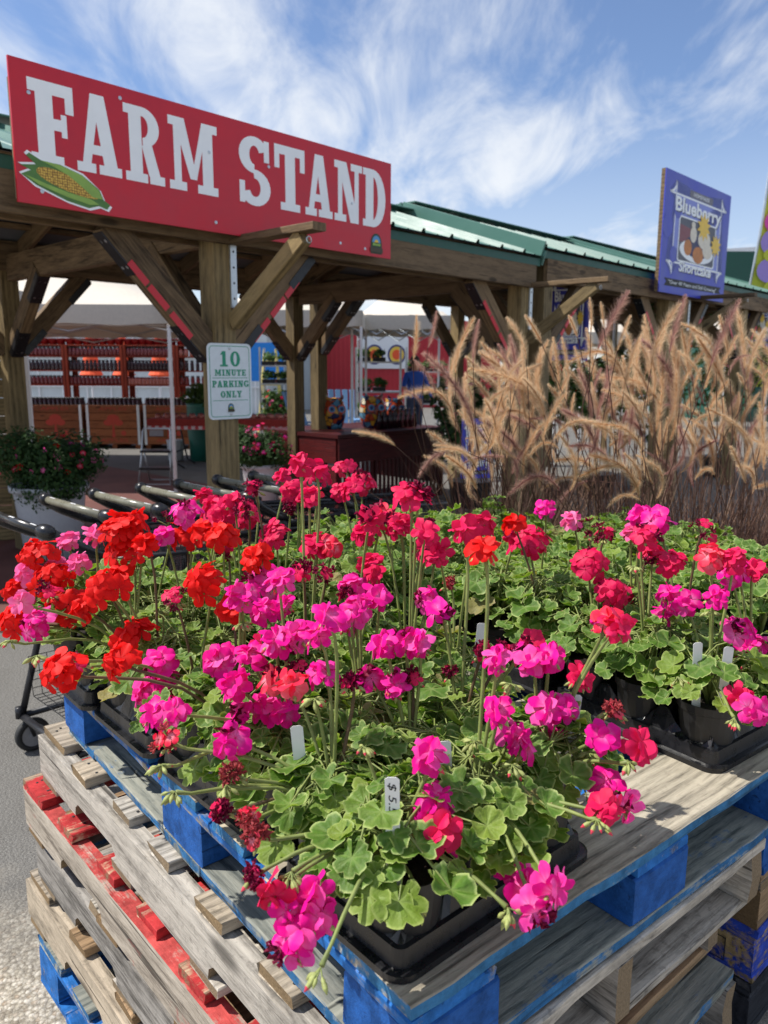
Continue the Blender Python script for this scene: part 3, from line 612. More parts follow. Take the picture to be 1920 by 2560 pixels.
# blueberry shortcake boards
def dessert(name, label, origin, xd, w, h, group, big=True, thick=.03):
    r = panel(name, label, 'sign', origin, xd, group); z = .0004; S = h
    m = MB(); m.box((w/2, h/2, -.005), (w, h, .01)); m.build('board', SIGNBLUE, r)
    if big:
        m = MB()
        for x0, x1, y0, y1 in ((0, .045, 0, h), (w - .045, w, 0, h), (.045, w - .045, 0, .045), (.045, w - .045, h - .045, h)):
            m.box(((x0 + x1) / 2, (y0 + y1) / 2, -.03), (x1 - x0, y1 - y0, .04))
        m.build('wood_frame', TREATED, r)
    a, b = .06 * w, .94 * w; c, d = .16 * h, .94 * h; k = .085 * w; kh = .1 * h
    def notch(o):
        x0, x1, y0, y1 = a + o, b - o, c + o, d - o
        p = []
        for cx, cy, a0 in ((x0, y0, 90), (x0, y1, 0), (x1, y1, -90), (x1, y0, 180)):
            p += [(cx + k * math.cos(R(a0 - 90 * j / 5)), cy + kh * math.sin(R(a0 - 90 * j / 5))) for j in range(6)]
        return p
    flat(r, 'print_field', notch(.0), z, SIGNBLUEL if big else SIGNBLUE, .0005)
    A = notch(.0); B = notch(.016 * S); n = len(A); m = MB(); m.add([(p[0], p[1], z + .0012) for p in A] + [(p[0], p[1], z + .0012) for p in B], [(i, n + i, n + (i + 1) % n, (i + 1) % n) for i in range(n)]); m.build('border', SIGNWHITE, r)
    flat(r, 'print_cap', rrect(.34 * w, .845 * h, .70 * w, .905 * h, .02 * h), z + .0012, GREYINK, .0006)
    text(r, 'HOMEMADE', .40 * w, .86 * h, .032 * h, z + .0025, SIGNWHITE, w=.24 * w)
    for dx, mt, zz in ((.008 * w, BLACKINK, .0020), (0, SIGNWHITE, .0030)):
        text(r, 'Blueberry', .15 * w + dx, .70 * h - dx * .6, .115 * h, z + zz, mt, w=.70 * w, bold=.03); text(r, 'Shortcake', .25 * w + dx, .205 * h - dx * .6, .085 * h, z + zz, mt, w=.50 * w, bold=.03)
    flat(r, 'photo_border', rrect(.215 * w, .285 * h, .785 * w, .67 * h, .03 * h), z + .0012, SIGNWHITE, .0005)
    flat(r, 'photo_print', rrect(.228 * w, .298 * h, .772 * w, .657 * h, .025 * h), z + .002, simple_cache('print_grey', srgb(84, 86, 98)), .0005)
    flat(r, 'photo_print', [(.23 * w, .45 * h), (.42 * w, .47 * h), (.42 * w, .58 * h), (.23 * w, .6 * h)], z + .0026, simple_cache('print_maroon', srgb(130, 70, 78)), .0004)
    flat(r, 'photo_print', circ(.5 * w, .40 * h, .26 * w, .10 * h), z + .0031, SIGNWHITE, .0004)
    flat(r, 'photo_print', circ(.50 * w, .44 * h, .19 * w, .10 * h), z + .0036, BERRY, .0004)
    for x, y, rx, ry, mt in ((.36, .42, .06, .07, BISCUIT), (.52, .375, .085, .075, BISCUIT), (.43, .54, .05, .07, CREAM), (.60, .52, .10, .085, CREAM), (.66, .43, .08, .07, CREAM), (.42, .62, .03, .03, CREAM)):
        z += .00045; flat(r, 'photo_print', circ(x * w, y * h, rx * w, ry * h, 12), z + .0037, mt, .0004)
    z0 = .0075
    for cx, cy, s in ((.58, .63, .09), (.79, .50, .075)):
        flat(r, 'starburst', [((cx * w + s * w * (1.2 if j % 2 else .7) * math.cos(R(j * 18))), cy * h + s * h * 1.1 * (1.25 if j % 2 else .75) * math.sin(R(j * 18))) for j in range(20)], z0, YELLOWP, .0005)
    flat(r, 'ribbon', [(.06 * w, .06 * h), (.94 * w, .075 * h), (.91 * w, .10 * h), (.94 * w, .135 * h), (.06 * w, .125 * h), (.09 * w, .095 * h)], .0004, BLACKINK, .0008)
    text(r, '"Over 40 Years and Still Growing"', .12 * w, .082 * h, .032 * h, .002, SIGNWHITE, w=.74 * w)
    for cx, cy, rr in ((.02, .55, .07), (.13, .33, .05), (.16, .7, .05)):
        flat(r, 'berry_print', [p for p in circ(cx * w + rr * w * .6, cy * h, rr * w, rr * h * 1.4, 16)], .0018, SIGNBLUE, .0004)
    return r
dessert('dessert_sign', 'large blue Blueberry Shortcake board standing above the shelter beam', BF(5.265, -.22, 2.335), BX, 1.775, 1.195, None)
def fence_board():
    pass
o1 = atd(1368, 842, 8.6); dessert('hanging_banner', 'narrow blue Blueberry banner hanging behind the timber bracket', (o1.x, o1.y, o1.z - .25), (1, -.35, 0), .43, .88, 'blue dessert banners', big=False)
o1 = atd(1862, 850, 11.2); dessert('hanging_banner', 'small blue banner hanging beside the flowered feather flag', (o1.x, o1.y, o1.z - .1), (1, -.35, 0), .34, .62, 'blue dessert banners', big=False)
o1 = atd(1152, 1197, 6.2); dessert('floor_banner', 'blue Blueberry board standing low behind the fountain grass', (o1.x, o1.y, max(.03, o1.z)), (1, .25, 0), .25, .48, 'blue dessert banners', big=False)

# ------------------------------------------------------------------ pallets
def nails(b, xs, ys, z):
    for x in xs:
        for y in ys:
            if random.random() < .45: continue
            x_ = x + random.uniform(-.008, .008); y += random.uniform(-.01, .01)
            m = MB(); m.lathe([(.0032, 0), (.0, .0004)], 7); m.build('nail', BLACKINK, b, loc=(x_, y, z))
def stringer_mesh(L, w, h, mat, seed, notch=True):
    rnd = random.Random(seed); pr = [(-L/2, -h/2)]
    if notch:
        for c in (-L * .23, L * .23):
            hw, dp = .115, .034
            pr += [(c - hw, -h/2), (c - hw + .004, -h/2 + dp * .6), (c - hw + .02, -h/2 + dp), (c + hw - .02, -h/2 + dp), (c + hw - .004, -h/2 + dp * .6), (c + hw, -h/2)]
    pr += [(L/2, -h/2), (L/2 + rnd.uniform(-.006, .006), 0), (L/2, h/2)]
    pr += [(L/2 - L * k / 10, h/2 + rnd.uniform(-.0025, .0015)) for k in range(1, 10)] + [(-L/2, h/2), (-L/2 + rnd.uniform(-.006, .006), 0)]
    m = MB(); M = Matrix.Rotation(R(90), 4, 'X'); m.prism(pr, -w/2, w/2, 0, M); return m.mesh('stringer', mat)
def stringer_pallet(label, a0, a1, b0, b1, z, decks, strs, bots, ndeck=7, rot=.0, gaps=None, name='wooden_pallet', stick=0.):
    root = thing(name, label, 'pallet', PF(0, 0, z), PANG + R(rot), 'pallets stacked under the flower trays'); L = b1 - b0; wa = a1 - a0; rnd = random.Random(sum(map(ord, label)))
    for k, aa in enumerate((a0 + .022, (a0 + a1) / 2, a1 - .022)):
        o = obj('stringer', stringer_mesh(L, .038, .096, strs[k % len(strs)], int(aa * 1000) + int(z * 100)), root, (aa, (b0 + b1) / 2, .068), (0, 0, R(90)))
    ws = [.14] + [.088] * (ndeck - 2) + [.14]; tot = sum(ws); gap = (L - tot) / (ndeck - 1); y = b0
    for k, w in enumerate(ws):
        mt = decks[k % len(decks)]; ex = rnd.uniform(-.004, .012)
        b = board('deck_board', ((a0 + a1) / 2 + ex / 2 + stick / 2, y + w / 2 + rnd.uniform(-.006, .006), .1275), wa - ex - .012 + stick, w, .021, mt, root, R(rnd.uniform(-.7, .7)), .0022, 14, .002, (0, R(rnd.uniform(-.25, .25))))
        nails(b, (-(wa - ex - .012) / 2 + .02, -(wa - ex - .012) / 2 + .034), (-w * .25, w * .22), .0118)
        y += w + gap
    for yb in (b0 + .06, b0 + L * .37, b0 + L * .63, b1 - .06):
        board('bottom_board', ((a0 + a1) / 2, yb, .0105), wa - .01, .1, .018, bots, root, R(rnd.uniform(-.5, .5)), .0015, 8)
    return root
def block_pallet(label, a0, a1, b0, b1, z, top, mid, blk, low, base, name='block_pallet', rot=0.):
    root = thing(name, label, 'pallet', base, PANG + R(rot), 'pallets stacked under the flower trays'); wa = a1 - a0; L = b1 - b0
    ws = [.16, .1, .1, .14, .1, .1, .16]; gap = (L - sum(ws)) / 6; y = b0
    for k, w in enumerate(ws):
        b = board('deck_board', ((a0 + a1) / 2, y + w / 2, .130), wa, w, .02, top if k < 4 else top, root, R(random.uniform(-.3, .3)), .002, 16, .002); y += w + gap
        nails(b, (-wa / 2 + .06, 0.02, wa / 2 - .06), (-w * .25, w * .2), .0108)
    for aa in (a0 + .07, (a0 + a1) / 2, a1 - .07):
        board('stringer_board', (aa, (b0 + b1) / 2, .1105), L - .004, .14, .018, mid, root, R(90), .0015, 10)
        for bb, lb in ((b0 + .065, .13), ((b0 + b1) / 2, .16), (b1 - .065, .13)):
            o = board('block', (aa + random.uniform(-.004, .004), bb, .0615), .145, lb, .079, blk, root, 0, .0012, 2, .004)
    for bb, w in ((b0 + .085, .17), ((b0 + b1) / 2, .14), (b1 - .085, .17)):
        board('bottom_board', ((a0 + a1) / 2, bb, .0115), wa, w, .0195, low, root, R(random.uniform(-.3, .3)), .002, 14, .002)
    for aa in (a0 + .06, a1 - .06):
        board('bottom_board', (aa, b0 + L * .29, .0120), L * .5 - .24, .12, .0195, low, root, R(90), .002, 10)
        board('bottom_board', (aa, b0 + L * .71, .0120), L * .5 - .24, .12, .0195, low, root, R(90), .002, 10)
    return root
LH = .14
block_pallet('bright blue pallet with worn deck, top of the stack under the flower trays', .028, 1.05, -.012, 1.205, 5 * LH, BLUETOP, BLUEP, BLUEDK, BLUEMID, PF(0, 0, 5 * LH), rot=-2.4)
stringer_pallet('weathered grey pallet directly under the bright blue pallet', .004, .89, -.025, 1.29, 4 * LH, [GREYW, TANW, TANW, GREYW], [GREYW], GREYW, 7, rot=-1.2)
stringer_pallet('wooden pallet with red painted deck boards in the stack', .0, .89, .02, 1.33, 3 * LH, [REDW], [REDSTR, GREYW, GREYW], BROWNW, 7)
stringer_pallet('pale grey notched pallet directly under the red painted pallet', .015, .87, -.03, 1.32, 2 * LH, [BLUEMID, GREYW, GREYW, GREYW], [GREYW], GREYW, 5)
stringer_pallet('brown weathered pallet resting on the lowest blue pallet', .002, .88, .0, 1.385, 1 * LH, [BROWNW, BROWNW, TANW], [TANW], TANW, 6)
block_pallet('faded blue pallet lying on the ground under the stack', .005, .93, .0, 1.32, 0, BLUEMID, BLUEP, BLUEP, BLUEP, PF(0, 0, 0))
# second stack to the right
G2 = (1.19, 2.15, .06, 1.3)
block_pallet('blackened pallet on the ground at the base of the far stack', *G2, 0, BLACKW, BLACKW, BLACKW, BLACKW, PF(0, 0, 0))
st = block_pallet('violet blue pallet with a stencilled block low in the far stack', *G2, LH, BLUESTAMP, BLUESTAMP, BLUESTAMP, BLUESTAMP, PF(0, 0, LH))
blk = obj('stencil_print', None, st) if False else None
pr = Matrix.Rotation(R(-90), 3, 'Z') @ Matrix.Rotation(R(90), 3, 'X')
def stencil(parent, x, y0, z0):
    # printed on the block face looking towards -a
    hold = bpy.data.meshes.new
    for s, dy, dz, h in (('HT', .0, .014, .02), ('1087', .0, .042, .016)):
        t_ = text(parent, s, 0, 0, h, 0, BLACKINK, 'stencil_print'); t_.matrix_basis = Matrix.Translation((x, y0, z0 + dz)) @ pr.to_4x4()
    m = MB(); 
    for a_, b_, c_, d_ in ((-.008, .062, .006, .008), (-.008, .062, .064, .066), (-.008, -.006, .008, .064), (.060, .062, .008, .064)):
        m.box((0, -(a_ + b_) / 2, (c_ + d_) / 2), (.0006, b_ - a_, d_ - c_))
    m.build('stencil_print', BLACKINK, parent, loc=(x, y0, z0))
stencil(st, 1.19 - .0095, .185, .024)
block_pallet('bare brown pallet above the violet blue pallet', *G2, 2 * LH, BROWNW, TANW, BROWNW, BROWNW, PF(0, 0, 2 * LH))
block_pallet('dark navy pallet between bare brown and grey pallets', *G2, 3 * LH, BLUEMID, BLUEDK, BLUEDK, BLUEDK, PF(0, 0, 3 * LH))
stringer_pallet('grey pallet carrying the top pallet of the far stack', *G2, 4 * LH, [GREYW], [GREYW], GREYW, 7)
block_pallet('faded blue pallet under the trays of the far stack', *G2, 5 * LH, BLUETOP, BLUEP, BLUEDK, BLUEMID, PF(0, 0, 5 * LH))

# ------------------------------------------------------------------ trays, pots, geraniums
def set_attr(me, name, vals):
    a = me.attributes.new(name, 'FLOAT', 'POINT'); a.data.foreach_set('value', vals)
def tray_mesh(la, lb, na, nb):
    pts = []; r = .028
    def side(x0, y0, x1, y1, nx, ny, n=22):
        for k in range(n): f = k / n; pts.append((x0 + (x1 - x0) * f, y0 + (y1 - y0) * f, nx, ny))
    def corner(cx, cy, a0):
        for k in range(5): a = R(a0 + 90 * k / 5); pts.append((cx + r * math.cos(a), cy + r * math.sin(a), math.cos(a), math.sin(a)))
    side(r, 0, la - r, 0, 0, -1); corner(la - r, r, -90); side(la, r, la, lb - r, 1, 0); corner(la - r, lb - r, 0)
    side(la - r, lb, r, lb, 0, 1); corner(r, lb - r, 90); side(0, lb - r, 0, r, -1, 0); corner(r, r, 180)
    n = len(pts); cs = [((i + .5) * la / na, (j + .5) * lb / nb) for i in range(na) for j in range(nb)]
    rings = []
    def ring(z, ins, scal=0):
        o = []
        for x, y, nx, ny in pts:
            zz = z
            if scal:
                d = min(math.hypot(x - nx * .06 - cx, y - ny * .06 - cy) for cx, cy in cs); zz = z - scal * (1 - min(1, max(0, (d - .012) / .045)) ** 2)
            o.append((x - nx * ins, y - ny * ins, zz))
        rings.append(o)
    ring(0, 0); ring(.009, 0); ring(.010, .004); ring(.0105, .011); ring(.034, .0145); ring(.0355, .0205); ring(.080, .031, .040); ring(.080, .0335, .040); ring(.02, .037)
    m = MB(); vs = [p for o in rings for p in o]
    fs = [(i * n + j, i * n + (j + 1) % n, (i + 1) * n + (j + 1) % n, (i + 1) * n + j) for i in range(len(rings) - 1) for j in range(n)]
    fs.append(tuple((len(rings) - 1) * n + j for j in range(n))); m.add(vs, fs)
    # raised webs between the cups
    for i in range(1, na): m.box((i * la / na, lb / 2, .048), (.012, lb - .07, .06))
    for j in range(1, nb): m.box((la / 2, j * lb / nb, .046), (la - .07, .012, .056))
    return m.mesh('tray', BLACKPL)
TR32 = tray_mesh(.39, .265, 3, 2); TR23 = tray_mesh(.265, .39, 2, 3)
pm = MB(); pm.lathe([(.0, .001), (.041, .001), (.043, .004), (.053, .088), (.0565, .090), (.058, .105), (.0555, .105), (.053, .09)], 24); POTME = pm.mesh('pot', POTPL)
pm = MB(); pm.lathe([(.0, .094), (.03, .096), (.0535, .0905)], 18); SOILME = pm.mesh('soil', SOIL)
def leaf_mesh(seed):
    r_ = random.Random(seed); n = 34; rings = (.0, .28, .55, .8, .93, 1.0); vs = []; ed = []; ve = []
    ph = r_.uniform(0, 6.28); k1 = r_.choice((3, 4, 5)); amp = r_.uniform(.09, .22); cup = r_.uniform(-.15, .32); fold = r_.uniform(-.05, .18)
    nl = r_.choice((5, 7, 7)); dl = r_.uniform(.12, .26); sc = r_.uniform(.03, .06)
    for ri, rr in enumerate(rings):
        for j in range(n):
            if ri == 0 and j: continue
            t = math.pi * (-1 + 2 * (j + .5) / n) * .96          # angle from tip; the sinus opens at the stalk
            lob = 1 - dl * (1 - abs(math.cos(nl * t / 2 * 1.02))) - .10 * abs(t / math.pi) ** 3
            tooth = sc * math.cos(nl * 3 * t)
            R_ = rr * (1 + (lob - 1) * rr ** 1.5 + tooth * rr ** 3)
            x = R_ * math.cos(t) ; y = R_ * math.sin(t)
            z = cup * rr * rr + amp * rr ** 2 * math.sin(k1 * t + ph) + .05 * rr ** 3 * math.cos(nl * t) + fold * abs(y) * rr + r_.uniform(-.012, .012) * rr
            vs.append((x, y, z)); ed.append(rr); vv = abs(math.cos(nl * t / 2 * 1.02)); ve.append((vv ** 10) * (1 - rr * .6) if ri else 1.)
    fs = []; N0 = 1
    for j in range(n - 1): fs.append((0, N0 + j, N0 + j + 1))
    for ri in range(len(rings) - 2):
        a = N0 + ri * n; b = a + n
        for j in range(n - 1): fs.append((a + j, b + j, b + j + 1, a + j + 1))
    me = bpy.data.meshes.new('leaf'); me.from_pydata(vs, [], fs); me.update(); me.polygons.foreach_set('use_smooth', [True] * len(me.polygons))
    set_attr(me, 'edge', ed); set_attr(me, 'vein', ve); me.materials.append(LEAF); return me
LEAVES = [leaf_mesh(i) for i in range(14)]
LEAVESD = []
for i in range(3):
    me = leaf_mesh(50 + i); me.materials.clear(); me.materials.append(LEAFDRY); LEAVESD.append(me)
def floret_mesh(seed, mat, crumple=0.):
    r_ = random.Random(seed); vs = []; fs = []; ed = []; ve = []; nu, nv = 5, 5
    cup = r_.uniform(-.06, .16)
    for k in range(5):
        a0 = R(90 + 72 * k) + r_.uniform(-.09, .09); ln = r_.uniform(.9, 1.08); hw0 = (.34 if k in (0, 1) else .44) * r_.uniform(.92, 1.08); o = len(vs)
        tw = r_.uniform(-.25, .25); up = cup + r_.uniform(-.1, .12); wav = r_.uniform(0, 6)
        for i in range(nu):
            u = (.05, .3, .58, .82, 1.)[i]; hw = hw0 * (.12, .52, .92, .92, .52)[i]
            for j in range(nv):
                v = -1 + 2 * j / (nv - 1)
                x = u * ln - .10 * v * v * u * u; y = v * hw
                z = up * math.sin(u * 1.9) * .6 - .07 * u * u * (1 + .8 * v * v) + tw * v * u * .3 + .05 * u * math.sin(3 * v + wav) + .0
                p = Vector((x, y, z + .004 * k))
                if crumple: p = Vector((p.x * (1 - crumple * .55), p.y * (1 - crumple * .6), p.z + crumple * .5 * u)) + Vector((r_.uniform(-1, 1), r_.uniform(-1, 1), r_.uniform(-1, 1))) * crumple * .22 * u
                vs.append((p.x * math.cos(a0) - p.y * math.sin(a0), p.x * math.sin(a0) + p.y * math.cos(a0), p.z)); ed.append(u); ve.append((1., .0, .9, .0, 1.)[j] * .8)
        for i in range(nu - 1):
            for j in range(nv - 1): fs.append((o + i * nv + j, o + (i + 1) * nv + j, o + (i + 1) * nv + j + 1, o + i * nv + j + 1))
    me = bpy.data.meshes.new('flower'); me.from_pydata(vs, [], fs); me.update(); me.polygons.foreach_set('use_smooth', [True] * len(me.polygons))
    set_attr(me, 'edge', ed); set_attr(me, 'vein', ve); me.materials.append(mat); return me
FLOR = {c: [floret_mesh(i, PETAL[c], .9 if c in 'WD' else 0.) for i in range(5)] for c in PETAL}
def nrm(v): return v.normalized() if v.length > 1e-6 else Vector((0, 0, 1))
def orient(z, spin):
    z = nrm(z); x = z.orthogonal().normalized(); y = z.cross(x); M = Matrix((x, y, z)).transposed(); return (M @ Matrix.Rotation(spin, 3, 'Z')).to_euler()
# flower heads seen in the photograph: (u, v, radius px, colour)
K = .5787
H5 = [(130,285,75,'R'),(480,160,85,'R'),(560,150,60,'R'),(520,265,95,'R'),(600,255,50,'R'),(790,195,75,'R'),(860,180,60,'R'),(180,400,85,'R'),(250,520,90,'R'),(420,440,90,'R'),(480,390,60,'R'),(850,390,95,'R'),(580,610,70,'R'),(220,800,90,'R'),(470,755,75,'R'),(25,450,55,'R'),(40,565,75,'R'),(70,520,30,'P'),(1100,300,65,'R'),(985,530,40,'R'),(960,195,70,'R'),
 (95,380,50,'P'),(285,235,40,'P'),(395,220,38,'P'),(320,335,42,'P'),(230,355,36,'P'),
 (780,100,72,'M'),(690,215,42,'M'),(1110,410,85,'M'),(1200,400,60,'M'),(1040,470,55,'M'),(1130,530,65,'M'),(1210,520,45,'M'),(1540,520,70,'M'),(1510,420,52,'M'),(1620,480,50,'M'),(1270,640,75,'M'),(1350,640,60,'M'),(1400,570,55,'M'),(940,740,70,'M'),(1060,730,65,'M'),(990,860,68,'M'),(660,760,70,'M'),(600,900,62,'M'),(690,850,55,'M'),(1000,1000,55,'M'),(950,1090,90,'M'),(1120,960,62,'M'),(640,990,65,'M'),(740,990,45,'M'),(1370,810,65,'M'),(1570,830,62,'M'),(1590,340,55,'C'),(1180,660,60,'M'),(1640,690,40,'M'),
 (940,95,80,'C'),(1050,120,60,'C'),(1150,200,75,'C'),(1350,250,70,'C'),(1430,260,50,'K'),(1620,150,60,'C'),(1570,210,50,'C'),(1250,20,55,'C'),(1330,50,40,'C'),(1500,10,55,'C'),(870,40,40,'C'),(1000,60,50,'C'),
 (690,1090,75,'D'),(700,160,60,'W'),(950,270,65,'W'),(740,480,62,'W'),(1300,360,55,'W'),(1390,385,50,'W'),(310,770,60,'W'),(1490,470,35,'W'),(1090,10,40,'W'),(1250,105,35,'W'),(740,910,40,'W'),(1510,850,35,'W'),
 (1160,840,45,'K'),(1240,860,62,'K'),(1350,925,45,'B'),(1560,1120,60,'B'),(1040,600,35,'B'),(680,550,30,'B'),(140,745,35,'B'),(30,680,32,'B'),(640,690,30,'B')]
H6 = [(125,20,80,'C'),(60,160,60,'C'),(20,130,40,'K'),(640,225,85,'C'),(560,215,50,'C'),(420,150,68,'C'),(330,190,48,'C'),(900,330,78,'C'),(1140,210,62,'C'),(1170,290,60,'C'),(1230,320,62,'C'),(990,450,75,'C'),(1050,470,50,'C'),(970,580,62,'K'),(1040,600,62,'C'),(165,280,55,'C'),(210,300,40,'C'),(1420,300,62,'K'),(1510,310,60,'C'),(545,160,48,'R'),(425,265,60,'R'),(120,450,0,'x'),
 (695,105,45,'M'),(1100,130,50,'M'),(1170,150,60,'M'),(1510,370,65,'M'),(1220,470,42,'M'),(1290,500,52,'M'),(1560,620,65,'M'),(1630,680,55,'M'),(1440,490,45,'M'),(1390,190,62,'W'),(180,490,65,'M'),(230,540,50,'M'),(70,670,65,'M'),(480,740,55,'M'),(650,760,60,'M'),(720,740,42,'M'),(60,860,55,'M'),(560,1080,62,'M'),(610,1120,42,'M'),(490,985,55,'M'),(770,960,55,'M'),(700,980,42,'M'),(740,1060,40,'M'),(190,1165,48,'M'),(1620,1010,60,'M'),(1560,940,42,'C'),(950,1100,28,'M'),(1130,1130,48,'C'),(880,180,62,'W'),(960,210,50,'W'),(800,150,42,'P'),(1080,200,40,'P'),(850,830,32,'C'),(640,680,40,'C'),
 (1000,975,36,'D'),(275,430,34,'D'),(280,810,32,'W'),(120,830,50,'W'),(1600,370,35,'C'),(430,720,38,'W'),(520,720,30,'W'),(200,170,40,'W'),
 (560,850,55,'B'),(1080,350,38,'B'),(1270,840,34,'B'),(1530,1040,50,'B'),(390,1110,28,'B'),(720,0,0,'x'),(1580,780,36,'B'),(1410,550,34,'B')]
H7 = [(1330,850,72,'M'),(1200,910,75,'M'),(1220,1070,85,'M'),(1345,950,62,'M'),(1085,540,60,'D'),(1060,480,40,'D'),(980,280,52,'D'),(930,460,52,'W'),(1070,755,46,'W'),(740,365,44,'B'),(960,335,40,'B'),(1370,1165,50,'B'),(1235,740,42,'B'),(685,250,36,'B'),(1150,830,30,'C')]
H8 = [(240,370,62,'M'),(200,440,55,'M'),(340,620,55,'M'),(235,530,34,'C'),(590,720,80,'M'),(630,820,70,'M'),(680,920,72,'M'),(755,815,60,'M'),(965,330,50,'M'),(970,430,42,'C'),(1060,450,42,'M'),(1125,130,0,'x'),(165,865,42,'B'),(410,580,36,'B'),(340,420,36,'W'),(890,200,34,'B'),(1065,240,34,'B'),(565,250,36,'B'),(560,900,30,'B'),(185,330,30,'B'),(385,30,26,'B'),(930,490,30,'B')]
heads = [(x * K, 1200 + y * K, r * K, c) for x, y, r, c in H5] + [(960 + x * K, 1200 + y * K, r * K, c) for x, y, r, c in H6] + [(x * K, 1760 + y * K, r * K, c) for x, y, r, c in H7] + [(960 + x * K, 1760 + y * K, r * K, c) for x, y, r, c in H8]
heads += [(500 + .422 * x, 640 + .422 * y, r * .422, c) for x, y, r, c in ((470,1270,50,'C'),(590,1185,75,'C'),(690,1250,80,'C'),(600,1240,70,'W'),(550,1350,75,'C'),(650,1370,60,'K'),(840,1225,60,'C'),(960,1300,85,'C'),(830,1360,60,'C'),(890,1320,50,'C'),(1230,1350,65,'C'),(1310,1360,65,'C'),(310,1340,65,'W'),(1090,1500,70,'K'),(960,1590,75,'C'),(160,1420,80,'C'),(70,1430,70,'C'),(250,1460,70,'W'),(1170,1560,60,'C'),(1340,1600,60,'C'))]
heads = [h for h in heads if h[3] != 'x']
rh = random.Random(5)
for u, v, r, c in list(heads):
    if c in 'RMC' and r > 30 and v < 1760 and rh.random() < .42: heads.append((u + rh.uniform(-60, 60), v + rh.uniform(-12, 34), r * rh.uniform(.6, .9), c if rh.random() < .8 else rh.choice('WMC')))
def head_z(u, v):
    ks = [(1100, 1.29), (1300, 1.22), (1500, 1.16), (1750, 1.09), (2000, 1.03), (2200, .99), (2350, .935), (2600, .90)]
    for (a, b), (c, d) in zip(ks, ks[1:]):
        if v <= c: f = (v - a) / (c - a); return b + (d - b) * max(0, f)
    return .9
TZ = 6 * LH + .001
TRAYS = [(.030, .012, 32, 0), (.055, .295, 23, 1), (.045, .70, 32, 0), (.035, .975, 32, -1), (.335, .335, 23, 2), (.445, .75, 32, 1), (.46, 1.03, 32, 0),
         (.772, .0, 23, -4), (.805, .405, 23, -3), (1.215, .09, 23, -3), (1.365, .50, 23, 2), (1.085, .43, 23, -1), (.885, .85, 32, -1), (1.20, .96, 32, 3), (1.50, .12, 23, 2), (1.65, .53, 23, 1), (.90, 1.13, 32, 2)]
TLAB = ['black plastic tray at the front corner of the worn blue pallet', 'black plastic tray halfway along the left edge of the pallet', 'black plastic tray behind the dried rose flower head at the pallet edge',
        'black plastic tray under the bright red geraniums', 'black plastic tray in the middle of the flower bed', 'black plastic tray behind the middle of the flower bed', 'black plastic tray at the back of the pallet under crimson geraniums',
        'black plastic tray beside the bare deck boards at the pallet front edge', 'black plastic tray behind the bare deck boards', 'black plastic tray at the near corner of the far stack', 'black plastic tray second from the corner of the far stack',
        'black plastic tray bridging towards the far stack', 'black plastic tray at the back between the two stacks', 'black plastic tray at the back of the far stack', 'black plastic tray on the outer front of the far stack', 'black plastic tray on the outer side of the far stack', 'black plastic tray overhanging the back of the pallets']
TSHORT = ['at the pallet front corner', 'midway along the pallet side', 'behind the dried rose head', 'under the bright red blooms', 'in the bed centre', 'behind the bed centre', 'at the back under crimson blooms', 'beside the bare deck boards', 'behind the bare deck boards', 'at the far stack corner', 'along the far stack', 'bridging towards the far stack', 'at the back between stacks', 'at the far stack back', 'on the far stack outer front', 'on the far stack outer side', 'overhanging the pallet backs']
plants = []
for (a0, b0, kd, rot), lb_ in zip(TRAYS, TLAB):
    me = TR32 if kd == 32 else TR23; la, lb = (.39, .265) if kd == 32 else (.265, .39); na, nb = (3, 2) if kd == 32 else (2, 3)
    M = Matrix.Translation(PF(a0, b0, TZ)) @ Matrix.Rotation(PANG + R(rot), 4, 'Z')
    o = obj('plant_tray', me, None, M.translation, (0, 0, PANG + R(rot))); tag(o, lb_, 'plant tray', 'plant trays on the pallets')
    for i in range(na):
        for j in range(nb):
            plants.append((M @ Vector(((i + .5) * la / na + random.uniform(-.003, .003), (j + .5) * lb / nb + random.uniform(-.003, .003), .003)), o))
byplant = {i: [] for i in range(len(plants))}
for u, v, r, c in heads:
    cand = []
    for dz in (0, -.03, -.06, -.09, .03, .06, .09, .12):
        z = head_z(u, v) + dz
        if z < .93: continue
        p = atz(u, v, z)
        for i in range(len(plants)): cand.append(((plants[i][0].xy - p.xy).length + (abs(dz) * .35 if dz > 0 else abs(dz) * 1.1) + .009 * len(byplant[i]), i, dz, p))
    _, best, _, p = min(cand, key=lambda q: q[:3])
    byplant[best].append((p, r * (p - CP).length / FPX, c))
CN = {'R': 'bright red', 'M': 'magenta', 'C': 'crimson pink', 'P': 'pale pink', 'K': 'coral pink', 'W': 'wilted maroon', 'D': 'dried brown', 'B': 'unopened green'}
def bud(m, p, d, s, tip):
    d = nrm(d); x = d.orthogonal().normalized(); y = d.cross(x); vs = []
    for r_, t in ((.25, 0), (1, .35), (.9, .65), (.15, 1)):
        for k in range(5): a = k * 1.2566; vs.append(p + (x * math.cos(a) + y * math.sin(a)) * r_ * s * .42 + d * t * s * 2.0)
    fs = [(i * 5 + j, i * 5 + (j + 1) % 5, (i + 1) * 5 + (j + 1) % 5, (i + 1) * 5 + j) for i in range(2) for j in range(5)]; m.add(vs, fs, 1)
    m.add(vs[10:], [(j, (j + 1) % 5, 5 + (j + 1) % 5, 5 + j) for j in range(5)] + [(5, 6, 7, 8, 9)], 2 if tip else 1)
